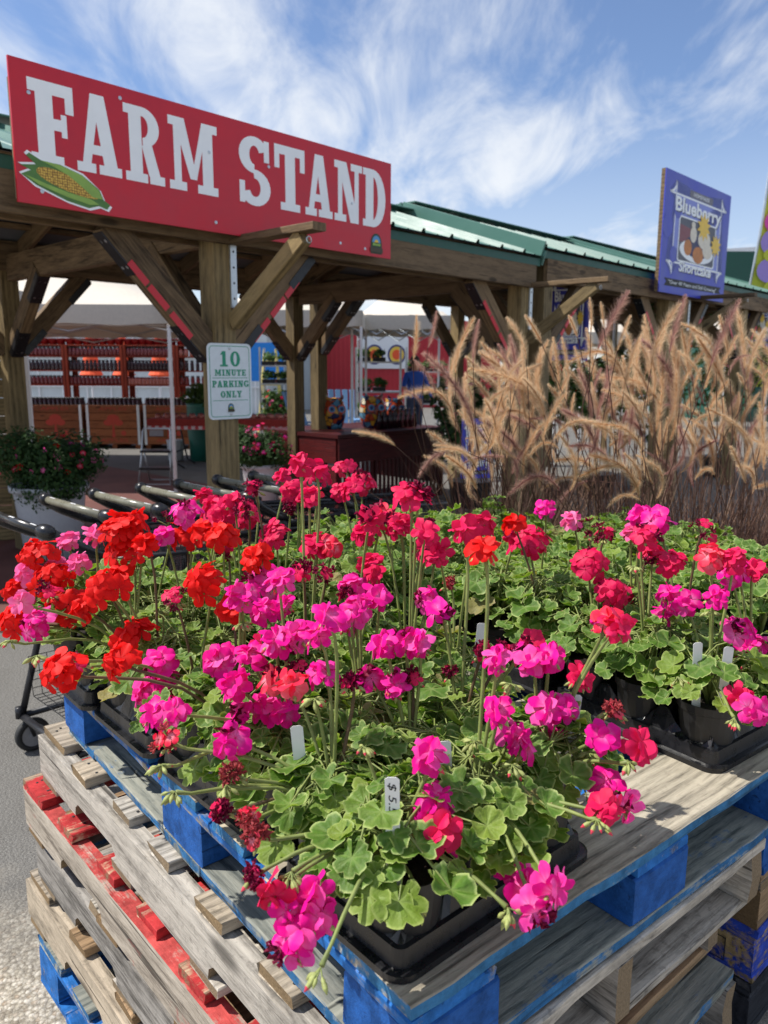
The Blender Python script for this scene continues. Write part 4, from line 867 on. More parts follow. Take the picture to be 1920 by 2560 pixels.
def head(root, base, p, rad, c):
    # p in plant coordinates
    rnd = random; out = Vector((p.x, p.y, 0)); L = (p - base).length
    rad = min(max(rad * 1.12, .016), .062)
    side = Vector((-p.x, -p.y, 0)); axis = nrm(Vector((0, 0, 1)) * .75 + nrm(out) * (.35 if out.length > .02 else 0) * min(1, out.length / .12) + Vector((-.12, -.42, 0)) + Vector((rnd.uniform(-.2, .2), rnd.uniform(-.2, .2), 0)))
    if p.z < .16: axis = nrm(out * 3 + Vector((0, -.4, .15)))
    ctr = p - axis * rad * .85
    c1 = base + Vector((out.x * .25, out.y * .25, L * .5)); c2 = ctr - axis * L * .18
    path = []
    for k in range(7):
        t = k / 6; path.append(base * (1 - t) ** 3 + c1 * 3 * t * (1 - t) ** 2 + c2 * 3 * t * t * (1 - t) + ctr * t ** 3)
    m = MB(); m.tube(path, [.0026] * 5 + [.0022, .0034], 6, 0)
    fl = []
    if c == 'B':
        for k in range(rnd.randint(7, 10)):
            d = nrm(Vector((rnd.uniform(-1, 1), rnd.uniform(-1, 1), -.75)) * .8 + axis * .3); q = ctr + axis * .006 + d * rnd.uniform(.004, .010)
            m.tube([ctr + axis * .003, q], .0010, 4, 0, False); bud(m, q, d, rnd.uniform(.0055, .008), rnd.random() < .4)
    else:
        wil = c in 'WD'; fs = rnd.uniform(.0225, .0275) if not wil else rnd.uniform(.013, .016)
        n = max(3, min(13, int((rad / fs) ** 2 * 2.7 + 2))) if not wil else rnd.randint(7, 11)
        Rr = max(rad - fs * .62, .007)
        for k in range(n):
            ct = 1 - (k + .35) / n * .98; st = math.sqrt(max(0, 1 - ct * ct)); ph = k * 2.39996 + rnd.uniform(-.35, .35)
            x = axis.orthogonal().normalized(); y = axis.cross(x); d = nrm(x * st * math.cos(ph) + y * st * math.sin(ph) + axis * ct)
            q = ctr + d * Rr * (rnd.uniform(.55, 1.15) if wil else rnd.uniform(.72, 1.28)) + axis * .002
            m.tube([ctr, q], .0009, 4, 0, False); cc = c
            if wil and rnd.random() < .22: cc = 'C' if c == 'W' else 'K'
            if c in 'MCK' and rnd.random() < .10: cc = 'W'
            fn = nrm(d + axis * .3 + Vector((rnd.uniform(-.45, .45), rnd.uniform(-.45, .45), rnd.uniform(-.3, .3))))
            fl.append((q, fn, fs * rnd.uniform(.88, 1.1), cc))
        for k in range(rnd.randint(3, 7)):
            d = nrm(Vector((rnd.uniform(-1, 1), rnd.uniform(-1, 1), -.5))); q = ctr + d * rnd.uniform(.006, .012); m.tube([ctr, q], .0009, 4, 0, False); bud(m, q, d, rnd.uniform(.005, .0075), rnd.random() < .5)
    h = m.build('flower_head', [STEMB if c in 'WR' and rnd.random() < .5 else STEMG, BUDM, BUDR], root, True)
    for q, fn, s, cc in fl: obj('flower', rnd.choice(FLOR[cc]), h, q, orient(fn, rnd.uniform(0, 6.28)), s)
    return path
tagspots = {}
for pi, (pos, tr) in enumerate(plants):
    hs = byplant[pi]; cols = [h[2] for h in hs if h[2] in 'RMCPK'] or [h[2] for h in hs]
    dom = max(sorted(set(cols)), key=cols.count) if cols else None
    nw = ('no', 'one', 'two', 'three', 'four', 'five', 'six', 'seven', 'eight', 'nine', 'ten')[min(10, len(hs))]; cn = CN[dom] if dom else 'leafy'; sh = TSHORT[pi // 6]
    root = thing('potted_geranium', f'{cn} geranium with {nw} flower head{"" if nw == "one" else "s"} in tray {sh}', 'potted plant', pos, 0, f'{cn} geraniums with {nw} heads in tray {sh}')
    obj('pot', POTME, root, rot=(0, 0, random.uniform(0, 6))); obj('soil', SOILME, root)
    dist = (pos - CP).length; near = dist < 1.55
    base = Vector((random.uniform(-.01, .01), random.uniform(-.01, .01), .092)); sm = MB(); n = 96 if dist < 1.2 else (80 if near else 56)
    ht = random.uniform(.75, 1.2) * (1.3 if dist > 1.75 else 1.)
    # main stems
    crowns = []
    for k in range(4):
        a = k * 1.6 + random.uniform(-.4, .4); q = base + Vector((math.cos(a) * .035, math.sin(a) * .035, random.uniform(.05, .10) * ht)); sm.tube([base, base.lerp(q, .5) + Vector((0, 0, .01)), q], [.0045, .004, .003], 5); crowns.append(q)
    for k in range(n):
        ph = random.uniform(0, 6.283); rr = .112 * math.sqrt(random.uniform(.03, 1)); cr = random.choice(crowns)
        dome = (1 - (rr / .132) ** 2)
        z = .085 + .13 * ht * dome * random.uniform(.55, 1.05) + random.uniform(-.02, .02)
        if rr > .08: z += random.uniform(-.02, .035)
        q = Vector((rr * math.cos(ph), rr * math.sin(ph), max(z, .095))); od = Vector((math.cos(ph), math.sin(ph), 0))
        nn = nrm(Vector((0, 0, 1)) + od * (rr / .106) * random.uniform(.2, 1.0) + Vector((random.uniform(-.35, .35), random.uniform(-.35, .35), 0)))
        tip = nrm(od + Vector((random.uniform(-.7, .7), random.uniform(-.7, .7), 0))); tip = nrm(tip - nn * tip.dot(nn)); y = nn.cross(tip)
        s = random.choice((random.uniform(.014, .023), random.uniform(.019, .031))) * (1.08 if rr > .05 else .85)
        dry = random.random() < .025
        obj('leaf', random.choice(LEAVESD if dry else LEAVES), root, q, Matrix((tip, y, nn)).transposed().to_euler(), (s, s * random.uniform(.9, 1.15), s))
        sm.tube([cr, cr.lerp(q, .55) + Vector((0, 0, .012)), q - nn * .001], [.0016, .0013, .0011], 4, 0, False)
    sm.build('stems', STEMG, root, True)
    for p, r_, c in hs: head(root, base, p - pos, r_, c)
    tagspots[pi] = root
# price tags
def price_tag(px, py, d, lean, label):
    pass
def nearest_plant(u, v, z): 
    p = atz(u, v, z); i = min(range(len(plants)), key=lambda k: (plants[k][0].xy - p.xy).length); return i, p
TAGP = simple('tag_plastic', (.78, .78, .76), .45, var=.03)
for u, v, z, wr in ((932, 2110, 1.05, True), (1716, 1790, 1.05, True), (1290, 1560, 1.06, False), (1680, 1640, 1.06, False), (655, 1815, 1.06, False), (600, 1640, 1.07, False), (1910, 1690, 1.06, False), (1425, 1700, 1.05, False), (1110, 1950, 1.0, False)):
    i, p = nearest_plant(u, v, z); root = tagspots[i]; q = p - plants[i][0]
    hr = math.hypot(q.x, q.y); kk = min(1, .054 / max(hr, 1e-5)); q = Vector((q.x * kk, q.y * kk, max(q.z, .205 if not wr else .235))); sl = Vector((q.x * .8, q.y * .8, .088)); yv = nrm(q - sl); h = (q - sl).length; m = MB(); m.prism([(-.008, -h), (0, -h - .008), (.008, -h), (.0085, .004), (.005, .007), (-.005, .007), (-.0085, .004)], 0, .0008)
    t = m.build('price_tag', TAGP, root); xv = nrm(yv.cross(Vector((random.uniform(-.2, .2), -1, .3)))) * -1; xv = nrm(xv - yv * xv.dot(yv)); zv = xv.cross(yv)
    if zv.y > 0: xv = -xv; zv = xv.cross(yv)
    Mx = Matrix((xv, yv, zv)).transposed().to_4x4(); Mx.translation = q; t.matrix_basis = Mx
    if wr:
        tt = text(t, '$ 5.50', 0, 0, .009, .0012, BLACKINK, 'handwriting', w=.05, shear=.2); tt.rotation_euler = (0, 0, R(-90)); tt.location = (-.004, .0, .0012)

# ------------------------------------------------------------------ purple fountain grass
def plume_mesh(seed, bow, mat):
    r_ = random.Random(seed); m = MB(); tone = []
    sp = [Vector((bow * math.sin(math.pi * (k / 24) ** .85), 0, k / 24)) for k in range(25)]
    m.tube([sp[i] for i in range(0, 25, 3)], [.006] * 8 + [.003], 4); tone += [.0] * len(m.v)
    n = 1050
    for i in range(n):
        t = r_.uniform(.02, 1) ; k = min(23, int(t * 24)); p = sp[k].lerp(sp[k + 1], t * 24 - k); tg = nrm(sp[k + 1] - sp[k])
        a = r_.uniform(0, 6.283); x = tg.orthogonal().normalized(); y = tg.cross(x); rd = x * math.cos(a) + y * math.sin(a)
        env = min(1, (t + .04) * 4.5) * min(1, (1.06 - t) * 3.2) ; ln = r_.uniform(.07, .17) * env + .015
        d = nrm(rd * r_.uniform(.7, 1.1) + tg * r_.uniform(.45, 1.1)); w = d.cross(tg); w = w.normalized() * .0026
        o = p + rd * .008; v0 = len(m.v)
        m.add([o - w, o + w, o + d * ln], [(0, 1, 2)]); b = r_.uniform(0, .45); tone += [b, b, min(1, b + .6)]
    for i in range(130):
        t = r_.uniform(.03, .97); k = min(23, int(t * 24)); p = sp[k].lerp(sp[k + 1], t * 24 - k); tg = nrm(sp[k + 1] - sp[k]); a = r_.uniform(0, 6.283); x = tg.orthogonal().normalized(); y = tg.cross(x)
        rd = x * math.cos(a) + y * math.sin(a); d = nrm(rd + tg * .9); w = d.cross(tg).normalized() * .006; o = p + rd * .004
        m.add([o - w, o + w, o + d * .035], [(0, 1, 2)]); b = r_.uniform(0, .5); tone += [b] * 3
    me = m.mesh('plume', mat); set_attr(me, 'tone', tone); return me
BOWS = (.03, .09, .18, .30)
PLU = {(b, k): [plume_mesh(i * 7 + int(b * 100), b, k) for i in range(2)] for b in BOWS for k in (PLUMET, PLUMEP)}
def c4(x, y): return (1000 + .5545 * x, 400 + .5545 * y)
hero = [((60,900),(75,700),0,'T'),((125,850),(165,680),0,'P'),((250,960),(335,710),1,'T'),((330,920),(355,720),0,'P'),((330,1200),(105,870),1,'P'),((240,1160),(-10,1070),3,'T'),((660,1190),(310,940),2,'T'),((570,900),(480,710),1,'T'),((640,830),(565,700),0,'T'),((715,1040),(690,800),0,'T'),((860,780),(855,620),0,'T'),((890,860),(1030,590),0,'P'),((920,760),(905,640),0,'T'),
 ((1215,1150),(1090,810),2,'P'),((1180,1120),(900,980),2,'T'),((1010,980),(750,915),3,'T'),((1215,870),(1285,610),0,'P'),((1400,930),(1530,630),0,'P'),((1400,1050),(1520,790),0,'T'),((1360,1000),(1250,860),1,'T'),((620,1215),(370,1200),3,'T'),((720,1310),(580,1335),3,'T'),((1090,1310),(870,1190),2,'T'),((1560,1460),(1490,1290),0,'T'),((1640,1400),(1620,1090),0,'T'),((280,1310),(85,1430),2,'P'),((850,1445),(700,1570),1,'P'),((1080,1530),(855,1330),2,'T'),((1090,1545),(930,1570),3,'T'),((1420,1425),(1330,1440),3,'T'),((1610,890),(1480,970),3,'P'),((860,1190),(800,940),1,'P'),((650,1150),(550,980),1,'T'),((-20,1290),(-216,1222),1,'T'),((440,980),(365,820),1,'T'),((480,1000),(560,900),1,'T'),((520,1040),(640,920),2,'T'),((1300,960),(1270,760),0,'T'),((1560,1000),(1650,760),1,'T'),((1480,880),(1440,700),0,'T'),((1010,1040),(1080,800),0,'T'),((760,1000),(730,800),0,'T'),((160,1050),(60,900),1,'P'),((100,1130),(20,1040),2,'P'),((1640,1000),(1560,800),1,'T'),((800,800),(760,700),0,'T'),((980,860),(1040,700),0,'T')]
plumes = []
rg = random.Random(31)
for b, t, bw, k in hero:
    (u0, v0), (u1, v1) = c4(*b), c4(*t); y = rg.uniform(2.35, 2.6) if v0 > 1080 else rg.uniform(2.5, 3.0)
    plumes.append((atd(u0, v0, y), atd(u1, v1, y + rg.uniform(-.06, .06)), bw, k))
for i in range(185):
    u = rg.uniform(1120, 2160); v = rg.uniform(920, 1190) + (40 if u < 1250 else 0); y = rg.uniform(2.7, 3.7); ln = rg.uniform(.15, .25); p = atd(u, v, y)
    a = rg.gauss(-.18, .38); d = Vector((math.sin(a), rg.uniform(-.3, .3), math.cos(a))); q = p + nrm(d) * ln
    plumes.append((p, q, rg.choice((0, 0, 1, 1, 2)), 'P' if rg.random() < .16 else 'T'))
for i in range(55):
    u = rg.uniform(1150, 1960); p = atd(u, rg.uniform(1080, 1260), rg.uniform(2.4, 3.0)); a = rg.gauss(-.2, .8); plumes.append((p, p + nrm(Vector((math.sin(a), rg.uniform(-.5, .3), math.cos(a)))) * rg.uniform(.13, .2), rg.choice((1, 2, 3)), 'P' if rg.random() < .3 else 'T'))
CL = [(.42, 2.95), (.78, 2.62), (1.14, 2.8), (1.48, 2.62), (.72, 3.35), (1.12, 3.45), (1.55, 3.3), (1.92, 3.0), (1.95, 3.6)]
CLAB = ['purple fountain grass clump at the left end beside the carts', 'purple fountain grass clump close behind the crimson geraniums', 'purple fountain grass clump in front of the narrow blue banner', 'purple fountain grass clump close behind the coral geraniums',
        'purple fountain grass clump nearest the dark red bench', 'purple fountain grass clump in the middle of the rear row', 'purple fountain grass clump below the large blue dessert sign', 'purple fountain grass clump at the outer right end of the row', 'purple fountain grass clump at the rear beside the feather flag']
clumps = [thing('fountain_grass', CLAB[i], 'ornamental grass', (x, y, 0), 0, 'fountain grass clumps behind the geraniums') for i, (x, y) in enumerate(CL)]
cst = [MB() for _ in CL]
pm = MB(); pm.lathe([(0, .0), (.11, .0), (.14, .26), (.145, .27), (.14, .275), (.13, .25), (0, .25)], 20); GPOT = pm.mesh('container', POTPL)
for p, q, bw, k in plumes:
    i = min(range(len(CL)), key=lambda j: (Vector(CL[j]) - p.xy).length); c = nrm(q - p); up = Vector((0, 0, 1)); side = up - c * up.dot(c)
    if side.length < .35: side = Vector((rg.choice((-1, 1)) * 1., rg.uniform(-.4, .4), 0)); side = side - c * side.dot(c)
    side.normalize(); L = (q - p).length; yv = c.cross(side)
    o = obj('plume', rg.choice(PLU[(BOWS[bw], PLUMEP if k == 'P' else PLUMET)]), clumps[i]); M = Matrix((side, yv, c)).transposed().to_4x4() @ Matrix.Diagonal((L, L, L, 1)); M.translation = p - clumps[i].location; o.matrix_basis = M
    b0 = Vector((rg.uniform(-.07, .07), rg.uniform(-.07, .07), .25)); e = p - clumps[i].location; st = nrm(c + side * (math.pi * BOWS[bw])) ; D = (e - b0).length
    pts = []
    for t in (0, .2, .4, .6, .8, 1):
        c1 = b0 + Vector((0, 0, D * .45)); c2 = e - st * D * .3; pts.append(b0 * (1 - t) ** 3 + c1 * 3 * t * (1 - t) ** 2 + c2 * 3 * t * t * (1 - t) + e * t ** 3)
    cst[i].tube(pts, [.0018] * 5 + [.0014], 4, 0, False)
for i, c in enumerate(clumps):
    obj('container', GPOT, c); m = cst[i]; tone = [rg.uniform(.15, .7)] * len(m.v)
    for k in range(1100):
        a = rg.uniform(0, 6.283); r0 = rg.uniform(0, .09); b0 = Vector((r0 * math.cos(a), r0 * math.sin(a), .25)); L = rg.uniform(.4, 1.05); sp_ = rg.uniform(.05, .55); dr = rg.uniform(0, .5) * L
        d = Vector((math.cos(a + rg.uniform(-.6, .6)), math.sin(a + rg.uniform(-.6, .6)), 0)); w = Vector((-d.y, d.x, 0)) * rg.uniform(.002, .005); tv = rg.choice((rg.uniform(0, .3), rg.uniform(.3, .7), rg.uniform(.6, 1)))
        vs = []; n = 5
        for j in range(n + 1):
            t = j / n; pt = b0 + d * sp_ * L * t ** 1.6 + Vector((0, 0, L * t - dr * t ** 3.2)); ww = w * (1 - t * .9); vs += [pt - ww, pt + ww]
        m.add(vs, [(2 * j, 2 * j + 1, 2 * j + 3, 2 * j + 2) for j in range(n)]); tone += [tv] * len(vs)
    me = m.mesh('blades', BLADE); set_attr(me, 'tone', tone); tag(obj('blades', me, c), None, None, None, 'stuff')

# ------------------------------------------------------------------ shopping carts nested in a row
GRIP = simple('handle_grip', srgb(120, 118, 102), .3, var=.15, scale=20); GRIPD = simple('handle_grip_dark', srgb(44, 44, 44), .25, var=.15, scale=20)
def cart_parts(grip):
    P = []
    m = MB(); m.tube([(-.245, 0, 1.0), (.245, 0, 1.0)], .0155, 14); P.append(('grip', m.mesh('grip', grip, True)))
    m = MB()
    for x in (-.19, .0, .19): m.box((x, -.0045, 1.0154), (.045, .006, .0008))
    P.append(('grip_label', m.mesh('grip_label', WHITEP)))
    for s in (-1, 1):
        m = MB(); m.tube([(s * .245, 0, 1.0), (s * .262, 0, 1.0), (s * .282, .004, .999), (s * .296, .012, .996), (s * .30, .02, .99)], [.024, .027, .027, .022, .008], 14)
        m.tube([(s * .272, .004, .995), (s * .268, .07, .95), (s * .26, .16, .90), (s * .25, .24, .875)], [.025, .024, .021, .016], 10); P.append(('end_cap', m.mesh('end_cap', BLACKPL, True)))
    m = MB()
    for s in (-1, 1):
        m.tube([(s * .25, .2, .88), (s * .25, .25, .80), (s * .24, .10, .30), (s * .24, .06, .16)], .014, 8); m.tube([(s * .24, .06, .16), (s * .2, .95, .17)], .014, 8); m.tube([(s * .25, .22, .86), (s * .21, .98, .80)], .010, 8)
    m.tube([(-.21, .98, .80), (.21, .98, .80)], .010, 8); m.tube([(-.2, .95, .17), (.2, .95, .17)], .014, 8); m.tube([(-.24, .06, .16), (.24, .06, .16)], .014, 8); P.append(('frame', m.mesh('frame', BLACKMET, True)))
    for nm, z0, z1, y0, y1 in (('basket', .58, .82, .20, .95), ('lower_basket', .24, .40, .10, .92)):
        m = MB(); w0, w1 = .235, .20
        for s in (-1, 1):
            for k in range(24):
                f = k / 23; y = y0 + (y1 - y0) * f; x = s * (w0 + (w1 - w0) * f); m.tube([(x, y, z1), (x * .9, y, z0)], .0017, 4, 0, False)
            for k in range(6): z = z0 + (z1 - z0) * k / 5; q = .9 + .1 * k / 5; m.tube([(s * w0 * q, y0, z), (s * w1 * q, y1, z)], .0017, 4, 0, False)
        for k in range(14):
            x = -.9 + 1.8 * k / 13; m.tube([(x * w0, y0, z0), (x * w1, y1, z0)], .0017, 4, 0, False); m.tube([(x * w1 / .9 * .95, y1, z1), (x * w1, y1, z0)], .0017, 4, 0, False)
        for k in range(24): y = y0 + (y1 - y0) * k / 23; m.tube([(-.9 * w0, y, z0), (.9 * w0, y, z0)], .0017, 4, 0, False)
        for k in range(6): z = z0 + (z1 - z0) * k / 5; m.tube([(-w1, y1, z), (w1, y1, z)], .0017, 4, 0, False)
        P.append((nm, m.mesh(nm, BLACKMET)))
    m = MB(); m.lathe([(.062, -.015), (.0685, -.010), (.0685, .010), (.062, .015), (.048, .0155), (.048, -.0155), (.062, -.015)], 28); ty = m.mesh('tyre', RUBBER, True)
    m = MB(); m.lathe([(0, -.012), (.049, -.012), (.049, .012), (0, .012)], 24); m.lathe([(0, -.018), (.014, -.018), (.014, .018), (0, .018)], 10); ri = m.mesh('rim', GREYPL)
    m = MB()
    for s in (-1, 1): m.tube([(s * .022, 0, 0), (s * .022, -.02, .06), (s * .012, -.045, .095)], .008, 6)
    m.tube([(0, -.045, .085), (0, -.045, .13)], .016, 8); fk = m.mesh('fork', BLACKMET, True)
    return P, ty, ri, fk
CPL = cart_parts(GRIP); CPD = cart_parts(GRIPD)
caps = [atz(u, v, 1.0) for u, v in ((114, 1248), (236, 1235), (352, 1220), (447, 1210), (544, 1199), (633, 1189))]
rd = (caps[-1] - caps[0]); rd.z = 0; rd.normalize(); hd = Vector((rd.y, -rd.x, 0)); ca = math.atan2(hd.y, hd.x)
ctrs = [c + hd * .27 for c in caps]; e0 = atz(127, 1328, 1.0); ctrs.insert(0, e0 - hd * .27 - rd * .02)
CLB = ['cart with a dark grip ending the nested row', 'cart next to the dark gripped one in the nested row'] + [f'cart {k} from the dark gripped end of the nested row' for k in ('third', 'fourth', 'fifth', 'sixth')] + ['cart at the row end furthest from the dark grip']
for i, c in enumerate(ctrs):
    r = thing('shopping_cart', 'black wire shopping ' + CLB[i], 'shopping cart', (c.x, c.y, 0), ca, 'nested shopping carts'); P, ty, ri, fk = CPD if i == 0 else CPL
    for nm, me in P: obj(nm, me, r)
    for x, y in ((-.24, .06), (.24, .06), (-.19, .92), (.19, .92)):
        wz = obj('wheel', fk, r, (x, y + .035, .0685)); a = obj('tyre', ty, wz); a.rotation_euler = (0, R(90), 0); b = obj('rim', ri, wz); b.rotation_euler = (0, R(90), 0)

# ------------------------------------------------------------------ planters and bushes
def cloud(n, rx, ry, rz, s, seed, flat_=.3, shell=.55):
    r_ = random.Random(seed); m = MB(); tone = []; lobes = [(Vector((r_.uniform(-.6, .6) * rx, r_.uniform(-.6, .6) * ry, r_.uniform(-.3, .5) * rz)), r_.uniform(.4, .65)) for _ in range(11)]
    for i in range(n):
        c, k = r_.choice(lobes); d = nrm(Vector((r_.gauss(0, 1), r_.gauss(0, 1), r_.gauss(0, 1)))); f = r_.uniform(shell, 1) * k; p = c + Vector((d.x * rx * f, d.y * ry * f, d.z * rz * f))
        nn = nrm(d + Vector((r_.uniform(-.6, .6), r_.uniform(-.6, .6), r_.uniform(-.2, .8)))); x = nn.orthogonal().normalized(); x = (Matrix.Rotation(r_.uniform(0, 6.28), 3, nn) @ x); y = nn.cross(x); q = s * r_.uniform(.6, 1.3)
        m.add([p - x * q, p + y * q * .5 + nn * q * .1, p + x * q, p - y * q * .5 + nn * q * .1], [(0, 1, 2, 3)]); tone += [r_.random()] * 4
    return m, tone
def bush(parent, name, loc, n, rx, ry, rz, s, seed, mat, kind=None):
    m, tone = cloud(n, rx, ry, rz, s, seed); me = m.mesh(name, mat); set_attr(me, 'tone', tone); o = obj(name, me, parent, loc); 
    if kind: o['kind'] = kind
    return o
def blossoms(parent, loc, n, rx, ry, rz, s, seed, mats):
    r_ = random.Random(seed)
    for i in range(n):
        d = nrm(Vector((r_.gauss(0, 1), r_.gauss(0, 1) - .5, abs(r_.gauss(0, 1)) * .8))); p = Vector(loc) + Vector((d.x * rx, d.y * ry, d.z * rz)) * r_.uniform(.85, 1.05)
        obj('flower', FLOR[r_.choice(mats)][r_.randint(0, 4)], parent, p, orient(nrm(d + Vector((0, -.5, .3))), r_.uniform(0, 6)), s * r_.uniform(.8, 1.2))
def planter(px0, px1, vrim, zr, label, mats, seed, nb, grp, fm=BUSHD):
    a = atz(px0, vrim, zr); b = atz(px1, vrim, zr); c = (a + b) / 2; rad = (b - a).length / 2
    r = thing('flower_planter', label, 'planter', (c.x, c.y + rad * .3, 0), 0, grp)
    m = MB(); m.lathe([(0, .012), (rad * .72, .012), (rad * .9, zr - .07), (rad * .93, zr - .05), (rad, zr - .045), (rad * 1.01, zr), (rad * .95, zr), (rad * .9, zr - .05), (0, zr - .06)], 36); m.build('pot', WHITEPL, r, True)
    bush(r, 'foliage', (0, 0, zr + .13), 9000, rad * 1.6, rad * 1.4, .36, .02, seed, fm); blossoms(r, (0, 0, zr + .13), nb, rad * 1.45, rad * 1.3, .3, .026, seed, mats)
    m = MB(); 
    for k in range(30):
        aa = k * .7; m.tube([(0, 0, zr - .06), (math.cos(aa) * rad * .5, math.sin(aa) * rad * .5, zr + .1)], .004, 4)
    m.build('stems', STEMG, r); return r
planter(15, 207, 1214, .6, 'white planter of dark green bedding plants with scattered pink flowers', ['P', 'M', 'R', 'K', 'P'], 3, 34, 'white flower planters')
planter(598, 706, 1160, .5, 'white planter crowded with magenta flowers behind the parking sign post', ['M', 'C', 'W'], 9, 75, 'white flower planters')

# ------------------------------------------------------------------ under and behind the shelter
def AX(u, y): return atd(u, 923, y).x
# plank screen at the left
e = atd(31, 1000, 6.9); r = thing('plank_screen', 'screen of wide horizontal planks beside the inner shelter post', 'screen', (e.x, e.y, 0), R(180) + BANG + R(-20))
for k in range(11): board('plank', (.7, 0, .09 + k * .158), 1.4, .152, .03, TREATED_G, r, 0, 0, 1, .003, (R(90), 0))
for x in (.03, 1.37): beam('batten', (x, .04, 0), (x, .04, 1.75), .05, .05, TREATED, r, up=Vector((0, 1, 0)))
# pop-up canopies
def tent(label, x0, x1, y0, y1, ze, zp, rz=0.):
    cx, cy = (x0 + x1) / 2, (y0 + y1) / 2; r = thing('pop_up_canopy', label, 'canopy', (cx, cy, 0), rz, 'white pop-up canopies'); hx, hy = (x1 - x0) / 2, (y1 - y0) / 2
    m = MB(); n = 12; idx = {}
    for i in range(n + 1):
        for j in range(n + 1):
            x = -hx + 2 * hx * i / n; y = -hy + 2 * hy * j / n; f = max(abs(x) / hx, abs(y) / hy); z = ze + (zp - ze) * (1 - f) - .10 * math.sin(f * math.pi) * (.6 + .4 * math.sin(3 * x + 2 * y)) + .02 * math.sin(9 * x) * math.cos(8 * y)
            idx[i, j] = len(m.v); m.v.append((x, y, z))
    for i in range(n):
        for j in range(n): m.f.append((idx[i, j], idx[i + 1, j], idx[i + 1, j + 1], idx[i, j + 1])); m.m.append(0)
    m.build('canopy_top', CANVAS, r, True)
    m = MB(); per = [(-hx + 2 * hx * k / 16, -hy) for k in range(16)] + [(hx, -hy + 2 * hy * k / 16) for k in range(16)] + [(hx - 2 * hx * k / 16, hy) for k in range(16)] + [(-hx, hy - 2 * hy * k / 16) for k in range(16)]; q = len(per)
    m.add([(x * 1.003, y * 1.003, ze + .01) for x, y in per] + [(x * 1.006, y * 1.006, ze - .22 + .012 * math.sin(k * 1.7)) for k, (x, y) in enumerate(per)], [(k, (k + 1) % q, q + (k + 1) % q, q + k) for k in range(q)]); m.build('valance', CANVAS, r, True)
    for sx in (-1, 1):
        for sy in (-1, 1): beam('leg', (sx * hx * .985, sy * hy * .985, 0), (sx * hx * .985, sy * hy * .985, ze), .04, .04, WHITEP, r, up=Vector((0, 1, 0)))
    m = MB()
    for sy in (-1, 1):
        for k in range(4):
            xa = -hx + k * hx / 2; m.tube([(xa, sy * hy * .97, ze - .05), (xa + hx / 2, sy * hy * .97, ze - .3)], .012, 5); m.tube([(xa, sy * hy * .97, ze - .3), (xa + hx / 2, sy * hy * .97, ze - .05)], .012, 5)
    m.build('truss', GALV, r); return r
tent('white pop-up canopy over the jar shelves beside the plank screen', -7.6, AX(500, 11), 9.6, 14.0, 2.27, 3.35)
tent('grey white pop-up canopy left of the plank screen', -7.5, -3.75, 5.0, 8.4, 2.3, 3.2)
tent('white pop-up canopy behind the pair of inner shelter posts', AX(520, 11.5), AX(905, 11.5) , 11.6, 14.6, 2.36, 3.25)
tent('white pop-up canopy in front of the red barn', AX(880, 13.5), AX(1125, 13.5), 13.2, 16.2, 2.40, 3.05)
tent('white pop-up canopy seen beyond the fountain grass plumes', AX(1440, 17), AX(1640, 17), 16.5, 19, 2.3, 3.4)
tent('white pop-up canopy beside the far green roofed building', AX(1690, 20), AX(1900, 20), 19.5, 22, 2.4, 3.5)
# greenhouse, red barn, far green building
def hall(name, label, x0, x1, y, d, h, mat, ribs, ribmat, roofh, group=None, roofmat_=None):
    r = thing(name, label, 'building', ((x0 + x1) / 2, y, 0)); w = x1 - x0; m = MB(); m.box((0, d / 2, h / 2), (w, d, h)); m.build('wall', mat, r)
    m = MB(); m.prism([(-w / 2 - .2, h), (w / 2 + .2, h), (w / 2 + .2, h + .06), (0, h + roofh), (-w / 2 - .2, h + .06)], 0, d, 0, Matrix.Rotation(R(90), 4, 'X') @ Matrix.Translation((0, 0, -d))); m.build('roof', roofmat_ or mat, r)
    for k in range(ribs): beam('rib', (-w / 2 + w * (k + .5) / ribs, -.03, 0), (-w / 2 + w * (k + .5) / ribs, -.03, h), .06, .05, ribmat, r, up=Vector((0, 1, 0)))
    return r
gh = hall('greenhouse', 'pale greenhouse wall with white frames behind the jar shelves', -15.5, -4.0, 27, 8, 2.9, GREENHOUSE, 14, WHITEP, 1.6)
for z in (.9, 1.9): beam('rail', (-5.7, -.07, z), (5.7, -.07, z), .05, .05, WHITEP, gh)
bn = hall('red_barn', 'long red metal barn with a white panel on its wall', AX(800, 32), AX(1250, 32), 32, 9, 3.15, REDCLAD, 40, REDCLAD, .6)
m = MB(); x0 = AX(905, 32) - bn.location.x; x1 = AX(1020, 32) - bn.location.x; m.prism(rrect(x0, 1.55, x1, 2.85, .15), .08, .12, 0, Matrix.Rotation(R(90), 4, 'X')); pnl = m.build('white_panel', WHITEP, bn)
for f in (.27, .75):
    cx = x0 + (x1 - x0) * f
    for rr, mt, dy in ((.36, SIGNNAVY, .125), (.29, YELLOWP, .13), (.18, ORANGE, .135)):
        m = MB(); m.prism(circ(cx, 2.1, rr, rr * 1.1), dy, dy + .004, 0, Matrix.Rotation(R(90), 4, 'X')); m.build('round_logo', mt, pnl)
hall('storage_shed', 'pale storage shed with a blue tarpaulin front beyond the barrel', AX(560, 30), AX(790, 30), 30, 6, 2.9, simple('shed_wall', srgb(170, 178, 182), .6), 10, WHITEP, .5)
m = MB(); m.box((0, 0, 0), (.95, .04, 1.1)); p = atd(668, 905, 23); o = m.build('tarpaulin', BLUETAR, None, loc=(p.x, p.y, p.z)); tag(o, 'bright blue sheet hung behind the green barrel', 'tarpaulin'); m = MB(); m.box((0, 0, 0), (.05, .05, p.z)); 
